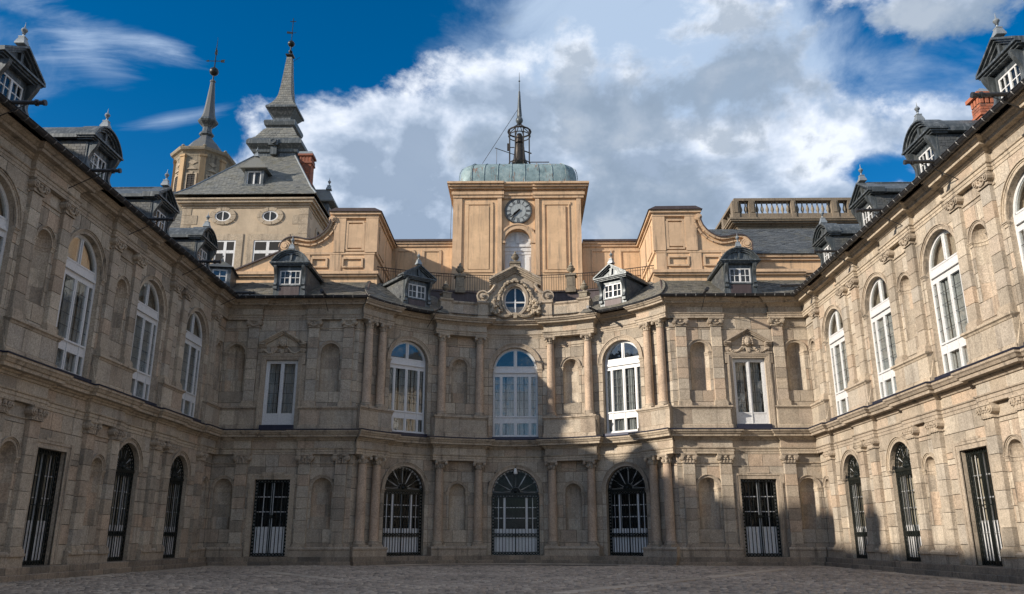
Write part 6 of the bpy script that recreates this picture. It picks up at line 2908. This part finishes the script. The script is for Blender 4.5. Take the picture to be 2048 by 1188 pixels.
    k = 0
    bricks = MB()
    while zz < zt_ - .1:
        n = 4
        for face in range(4):
            for i in range(n + 1):
                o = -.5 if k % 2 else 0
                a, b = max(0, (i + o) / n), min(1, (i + 1 + o) / n)
                if b - a < .05:
                    continue
                p = {0: lambda t: (xa + w * t, yc, 0, -1), 1: lambda t: (xb, yc + w * t, 1, 0), 2: lambda t: (xb - w * t, yc + w, 0, 1), 3: lambda t: (xa, yc + w - w * t, -1, 0)}[face]
                x_, y_, nx, ny = p(a + .01)
                x2, y2, _, _ = p(b - .01)
                bricks.tint = rnd.random()
                q = .012
                bricks.add([(x_, y_, zz + .008), (x2, y2, zz + .008), (x2, y2, zz + .125), (x_, y_, zz + .125)] + [(u + nx * q, v + ny * q, z_) for u, v, z_ in ((x_, y_, zz + .008), (x2, y2, zz + .008), (x2, y2, zz + .125), (x_, y_, zz + .125))],
                           [(4, 5, 6, 7), (0, 1, 5, 4), (1, 2, 6, 5), (2, 3, 7, 6), (3, 0, 4, 7)])
        zz += .133
        k += 1
    tag(bricks.build('chimney_bricks', 'brick', c), kind='stuff')
    cap = MB()
    zz = zt_
    cap.box(xa - .08, xb + .08, yc - .08, yc + w + .08, zz - .55, zz - .42)
    for i in range(4):
        x = xa + .02 + (w - .12) * i / 3
        cap.box(x, x + .10, yc - .03, yc + .08, zz - .42, zz)
        cap.box(xb - .07, xb + .03, yc + (w - .12) * i / 3, yc + (w - .12) * i / 3 + .1, zz - .42, zz)
    cap.box(xa - .12, xb + .12, yc - .12, yc + w + .12, zz, zz + .14)
    cap.build('chimney_crown', 'brick', c)
    cap = MB()
    cap.sqlathe([((xb - xa) / 2 + .10, zz + .14), ((xb - xa) / 2 + .04, zz + .34), (.1, zz + .42)], (xa + xb) / 2, yc + w / 2)
    cap.build('chimney_cap', 'leadlight', c)


build_spire_tower()


# ------------------------------------------------------------------ octagonal belfry far left
def build_belfry():
    Y = 62.0
    cx, _ = at(405, 340, Y)
    g = thing('belfry', 'far octagonal belfry with ochre pilasters, lantern spire and weathervane', 'tower', (cx, Y, 0))
    Zc = lambda py, q=None: at(401, py, Y - (q if q is not None else 2.2 if py > 291 else .6 if py > 228 else .2))[1]
    r = 1.98
    mb = MB()
    mb.sqlathe([(r, 12), (r, Zc(302))], cx, Y, 8)
    mb.build('wall', 'greystone', g)
    pil, win, lou, orn = [], [], [], []
    for i in range(8):
        a = math.pi * 2 * i / 8 + math.pi / 8
        if math.sin(a) > .5:
            continue
        R = r / math.cos(math.pi / 8)
        M = Matrix.Translation((cx + R * math.cos(a), Y + R * math.sin(a), 0)) @ Matrix.Rotation(a + math.pi / 2, 4, 'Z')
        mb = MB()
        mb.box(-.22, .22, -.10, .2, Zc(398), Zc(306))
        mb.box(-.28, .28, -.16, .2, Zc(311), Zc(307))
        p = mb.build('pilaster', 'belfryochre', g, M)
    for i in range(8):
        a = 2 * math.pi * i / 8
        if math.sin(a) > .5:
            continue
        M = Matrix.Translation((cx + r * math.cos(a), Y + r * math.sin(a), 0)) @ Matrix.Rotation(a + math.pi / 2, 4, 'Z')
        mb = MB()
        z0, z1 = Zc(388), Zc(346)
        mb.box(-.46, -.32, -.06, .05, z0, z1 + .12)
        mb.box(.32, .46, -.06, .05, z0, z1 + .12)
        mb.box(-.32, .32, -.06, .05, z1, z1 + .12)
        mb.box(-.12, .12, -.10, .05, z1, z1 + .24)
        w = mb.build('belfry_window', 'palestone', g, M)
        mb = MB()
        mb.box(-.32, .32, -.012, .02, z0, z1)
        mb.build('opening', 'dark', w, M)
        mb = MB()
        for k in range(9):
            z = z0 + (z1 - z0) * (k + .5) / 9
            mb.box(-.32, .32, -.03, -.01, z - .03, z + .03)
        mb.box(-.02, .02, -.04, -.012, z0, z1)
        mb.build('louvres', 'rail', w, M)
        mb = MB()
        zc = Zc(322)
        for rr in (.34,):
            mb.prism([(-.36, zc), (0, zc - .2), (.36, zc), (0, zc + .2)], -.06, .02)
            mb.prism([(-.42, zc - .62), (.42, zc - .62), (0, zc - .34)], -.08, .02)
        mb.build('carved_panel', 'palestone', g, M)
    mb = MB()
    mb.sqlathe([(r + .02, Zc(309)), (r + .08, Zc(304)), (r + .18, Zc(301)), (r + .36, Zc(299)), (r + .42, Zc(296)), (r + .44, Zc(294)), (r + .1, Zc(292))], cx, Y, 8)
    mb.build('cornice', 'greystone', g)
    for i in range(8):
        a = math.pi * 2 * i / 8 + math.pi / 8
        mb = MB()
        mb.lathe([(.12, Zc(295)), (.06, Zc(293)), (.16, Zc(290.5, 2.2)), (.12, Zc(288.5, 2.2)), (.02, Zc(287, 2.2))], cx + 2.3 * math.cos(a), Y + 2.3 * math.sin(a), 8)
        mb.build('corner_ball', 'greystone', g)
    mb = MB()
    mb.sqlathe([(1.62, Zc(300, 1.6)), (1.55, Zc(295, 1.5)), (1.42, Zc(289, 1.4)), (1.15, Zc(282, 1.1)), (.80, Zc(277, .8)), (.58, Zc(273, .6)), (.45, Zc(270, .5))], cx, Y, 8)
    mb.build('dome', 'slatedark', g)
    mb = MB()
    mb.sqlathe([(.42, Zc(273)), (.40, Zc(268)), (.55, Zc(265)), (.56, Zc(262)), (.36, Zc(258)), (.34, Zc(250)), (.46, Zc(246)), (.70, Zc(241)), (.78, Zc(238)), (.70, Zc(234)), (.5, Zc(231))], cx, Y, 8)
    mb.build('lantern', 'lead', g)
    mb = MB()
    mb.sqlathe([(.62, Zc(234)), (.45, Zc(226)), (.34, Zc(205)), (.17, Zc(163)), (.22, Zc(162)), (.22, Zc(160)), (.08, Zc(157))], cx, Y, 8)
    mb.build('spire', 'slatedark', g)
    mb = MB()
    zb = Zc(141)
    mb.lathe([(.06, Zc(159)), (.05, zb - .38), (.2, zb - .34), (.34, zb - .2), (.40, zb), (.34, zb + .2), (.2, zb + .34), (.05, zb + .40)], cx, Y, 14)
    mb.build('ball', 'iron', g, None, True)
    mb = MB()
    zv = zb + 1.05
    mb.tube([(cx, Y, zb + .3), (cx, Y, Zc(98))], .05, 6)
    mb.tube([(cx, Y, Zc(98)), (cx, Y, Zc(72))], [.04, .008], 5)
    mb.tube([(cx - .62, Y, zv + .02), (cx + .55, Y, zv - .02)], .035, 5)
    mb.prism([(cx - .85, zv + .02), (cx - .58, zv + .12), (cx - .58, zv - .08)], Y - .02, Y + .02)
    mb.prism([(cx + .5, zv - .14), (cx + .85, zv - .16), (cx + .78, zv - .02), (cx + .85, zv + .12), (cx + .5, zv + .10)], Y - .02, Y + .02)
    mb.prism([(cx - .12, Zc(106)), (cx + .12, Zc(108)), (cx + .10, Zc(98)), (cx - .05, Zc(94))], Y - .03, Y + .03)
    mb.build('weathervane', 'iron', g)


build_belfry()


# ------------------------------------------------------------------ buildings behind on the right, roofs behind on the left
def build_right_blocks():
    # lower ochre block with a slate roof
    Y = 38.6
    g = thing('ochre_block', 'low ochre block under a plain slate roof, behind the right gable', 'building', (17, 42, 0))
    (xa, zt), (xb, zb) = at(1500, 512, Y), at(1730, 600, Y)
    mb = MB()
    mb.box(xa - 2.5, xb + 4, Y, Y + 9, 9, zt)
    mb.build('wall', 'ochre', g)
    mb = MB()
    mb.box(xa - 2.5, xb + 4, Y - .22, Y + .1, zt - .12, zt + .02)
    mb.box(xa - 2.5, xb + 4, Y - .12, Y + .1, zt - .26, zt - .12)
    z2 = at(1560, 545, Y)[1]
    mb.box(xa - 2.5, xb + 4, Y - .20, Y + .1, z2 - .08, z2 + .06)
    mb.box(xa - 2.5, xb + 4, Y - .10, Y + .1, z2 - .2, z2 - .08)
    mb.build('cornice', 'ochretrim', g)
    mb, sl_ = MB(), MB()
    Yb = 44.5
    ztop = at(1560, 458, Yb)[1]
    p = [(xa - 2.5, Y - .3, zt + .03), (xb + 4, Y - .3, zt + .03), (xb + 4, Yb, ztop), (xa - 2.5 + 1.0, Yb, ztop)]
    roof_base(mb, *p)
    slate_quad(sl_, *p, .26, .28, .02, 12)
    mb.quad((xb + 4, Yb, ztop - .02), (xa - 1.5, Yb, ztop - .02), (xa - 2.5, Yb + 5, zt), (xb + 4, Yb + 5, zt))
    r = mb.build('roof', 'slatedark', g)
    tag(sl_.build('roof_slates', 'slatedark', r), kind='stuff')
    # balustraded block
    Y = 50.0
    g = thing('balustraded_block', 'weathered stone block with roof balustrade behind the right wing', 'building', (21, 55, 0))
    (xa, zt), _ = at(1462, 395, Y), 0
    (xb, zc) = at(1800, 440, Y)
    xb = xa + 16
    mb = MB()
    zw = at(1560, 456, Y)[1]
    mb.box(xa + .35, xb, Y + .35, Y + 14, 9, zc)
    mb.build('wall', 'palestone', g)
    mb = MB()
    for y0, y1, pr in ((452, 449, .30), (449, 446, .18), (446, 443, -.05), (443, 440, -.18), (440, 437, -.24), (437, 435, -.1)):
        za, zb_ = at(1560, y1, Y)[1], at(1560, y0, Y)[1]
        mb.box(xa + pr, xb, Y + pr, Y + 14, zb_, za)
    mb.build('cornice', 'darkstone', g)
    zb0, zb1 = at(1560, 435, Y)[1], at(1560, 423, Y)[1]
    zr0, zr1 = at(1560, 398, Y)[1], at(1560, 393, Y)[1]
    mb = MB()
    for x0, x1, y0, y1 in ((xa + .3, xb, Y + .3, Y + .75), (xa + .3, xa + .75, Y + .76, Y + 14)):
        mb.box(x0, x1, y0, y1, zb0, zb1)
        mb.box(x0 - .06, x1, y0 - .06, y1 + .06, zr0, zr1)
    mb.build('balustrade_rails', 'darkstone', g)
    bal = MB()
    hh = zr0 - zb1
    bal.lathe([(.11, 0), (.11, .06), (.05, .12), (.06, .18), (.115, .36), (.105, .46), (.05, .70), (.045, .86), (.09, .92), (.09, 1.0)], 0, 0, 10)
    bm = bal.mesh('baluster', 'greystone', True)
    piers = [(.1, .55), (1.2, 1.62), (3.98, 4.28), (6.62, 7.05), (7.7, 8.1), (10.5, 10.8), (13.2, 13.7)]
    for a, b in piers:
        mb = MB()
        mb.box(xa + a, xa + b, Y + .24, Y + .8, zb0 + .01, zr0 - .005)
        mb.box(xa + a + .1, xa + b - .1, Y + .20, Y + .3, zb1 + .06, zr0 - .06)
        mb.build('balustrade_pier', 'darkstone', g)
    for k in range(5):
        y = Y + .76 + 2.6 * k
        mb = MB()
        mb.box(xa + .24, xa + .8, y - .05 + .1, y + .5, zb0 + .01, zr0 - .005)
        mb.build('balustrade_pier', 'darkstone', g)
    for (_, a), (b, _) in zip(piers[:-1], piers[1:]):
        L = b - a
        n = max(1, round(L / .33))
        for i in range(n):
            x = xa + a + L * (i + .5) / n
            put('baluster', bm, g, Matrix.Translation((x, Y + .52, zb1)) @ Matrix.Diagonal((1, 1, hh, 1)))
    for i in range(20):
        y = Y + 1.2 + .6 * i
        put('baluster', bm, g, Matrix.Translation((xa + .52, y, zb1)) @ Matrix.Diagonal((1, 1, hh, 1)))


build_right_blocks()


def build_left_blocks():
    # slate roof that shows between wing and tower
    g = thing('slate_roofed_range', 'dark slate roofed range between the left wing and the corner tower', 'building', (-24, 52, 0))
    Y = 52
    (xa, zt), (xb, zb) = at(300, 425, Y), at(430, 470, Y)
    mb = MB()
    mb.box(xa - 8, xb + 2, Y, Y + 9, 8, zb)
    mb.build('wall', 'towerplaster', g)
    mb, sl_ = MB(), MB()
    p = [(xa - 8, Y - .3, zb), (xb + 2, Y - .3, zb), (xb + 2, Y + 5, zt + 2.2), (xa - 8, Y + 5, zt + 2.2)]
    roof_base(mb, *p)
    slate_quad(sl_, *p, .3, .34, .02, 20)
    r = mb.build('roof', 'slate', g)
    tag(sl_.build('roof_slates', 'slate', r), kind='stuff')
    # small hooded dormer at the inner corner of the roofs
    x, z = at(437, 567, 35.0)
    M = Matrix.Translation((x, 35.0, z)) @ Matrix.Rotation(R_(10), 4, 'Z')
    mb = MB()
    mb.box(-.50, -.33, 0, 1.4, -.6, .78)
    mb.box(.33, .50, 0, 1.4, -.6, .78)
    mb.box(-.33, .33, 0, 1.4, -.6, .05)
    mb.box(-.33, .33, 0, 1.4, .68, .78)
    d = mb.build('corner_dormer', 'lead', palC, M)
    mb = MB()
    mb.add([(-.62, -.16, .76), (.62, -.16, .76), (.62, 1.6, .76), (-.62, 1.6, .76), (0, .35, 1.22), (0, 1.6, 1.22)], [(3, 2, 1, 0), (0, 1, 4), (1, 2, 5, 4), (3, 0, 4, 5)])
    mb.build('dormer_roof', 'slatedark', d, M)
    mb = MB()
    mb.box(-.33, -.27, .02, .07, .05, .68)
    mb.box(.27, .33, .02, .07, .05, .68)
    mb.box(-.27, .27, .02, .07, .05, .11)
    mb.box(-.27, .27, .02, .07, .62, .68)
    mb.box(-.018, .018, .024, .07, .11, .62)
    mb.box(-.27, .27, .026, .068, .35, .385)
    mb.build('window_frame', 'whitepaint', d, M)
    mb = MB()
    mb.box(-.27, .27, .05, .055, .11, .62)
    mb.build('pane', 'glass', d, M)
    mb = MB()
    mb.box(-.33, .33, .14, .16, .05, .68)
    mb.build('dark_room', 'dark', d, M)
    finial('finial', M @ Matrix.Translation((0, .35, 1.18)), d, .36, 'lead')


build_left_blocks()


# chimney on the right wing
def build_wing_chimney():
    x, z = at(1966, 205, 22.6)
    w = .46
    zb, zt = z - 2.4, z - .12
    y = 22.4
    mb = MB()
    mb.box(x - w / 2 + .01, x + w / 2 - .01, y + .01, y + w - .01, zb, zt)
    c = mb.build('chimney', 'mortar', palR)
    rnd = random.Random(3)
    zz, k = zb, 0
    while zz < zt - .06:
        for face in range(2):
            n = 3
            for i in range(n + 1):
                o = -.5 if k % 2 else 0
                a, b = max(0, (i + o) / n), min(1, (i + 1 + o) / n)
                if b - a < .05:
                    continue
                mb = MB()
                mb.tint = rnd.random()
                if face == 0:
                    mb.box(x - w / 2 + w * a + .008, x - w / 2 + w * b - .008, y - .012, y + .02, zz + .006, zz + .082)
                else:
                    mb.box(x - w / 2 - .012, x - w / 2 + .02, y + w * a + .008, y + w * b - .008, zz + .006, zz + .082)
                mb.build('brick', 'brick', c)
        zz += .09
        k += 1
    cap = MB()
    cap.box(x - w / 2 - .06, x + w / 2 + .06, y - .06, y + w + .06, zt - .42, zt - .34)
    for i in range(3):
        xx = x - w / 2 + .02 + (w - .14) * i / 2
        cap.box(xx, xx + .1, y - .02, y + .08, zt, zt + .22)
        cap.box(x - w / 2 - .02, x - w / 2 + .08, y + .02 + (w - .14) * i / 2, y + .12 + (w - .14) * i / 2, zt, zt + .22)
    cap.box(x - w / 2 - .1, x + w / 2 + .1, y - .1, y + w + .1, zt + .22, zt + .34)
    cap.build('chimney_crown', 'brick', c)
    cap = MB()
    cap.sqlathe([(w / 2 + .08, zt + .34), (w / 2 - .1, zt + .52), (.05, zt + .6)], x, y + w / 2)
    cap.build('chimney_cap', 'leadlight', c)


build_wing_chimney()


# little white lamp at the crown of the middle gate
def build_lamp():
    M = RA.M(0, 3.92, .02)
    t = tag(put('wall_lamp', None, None, M), 'small white lamp hanging from the crown of the middle gate', 'lamp')
    mb = MB()
    mb.tube([(0, 0, .22), (0, 0, .30)], .02, 6)
    mb.box(-.04, .04, -.02, .12, .28, .31)
    mb.build('bracket', 'iron', t, M)
    mb = MB()
    mb.lathe([(.03, .24), (.06, .22), (.085, .10), (.10, 0), (.09, -.02)], 0, 0, 12)
    mb.build('lamp_shade', 'lampwhite', t, M, True)


build_lamp()
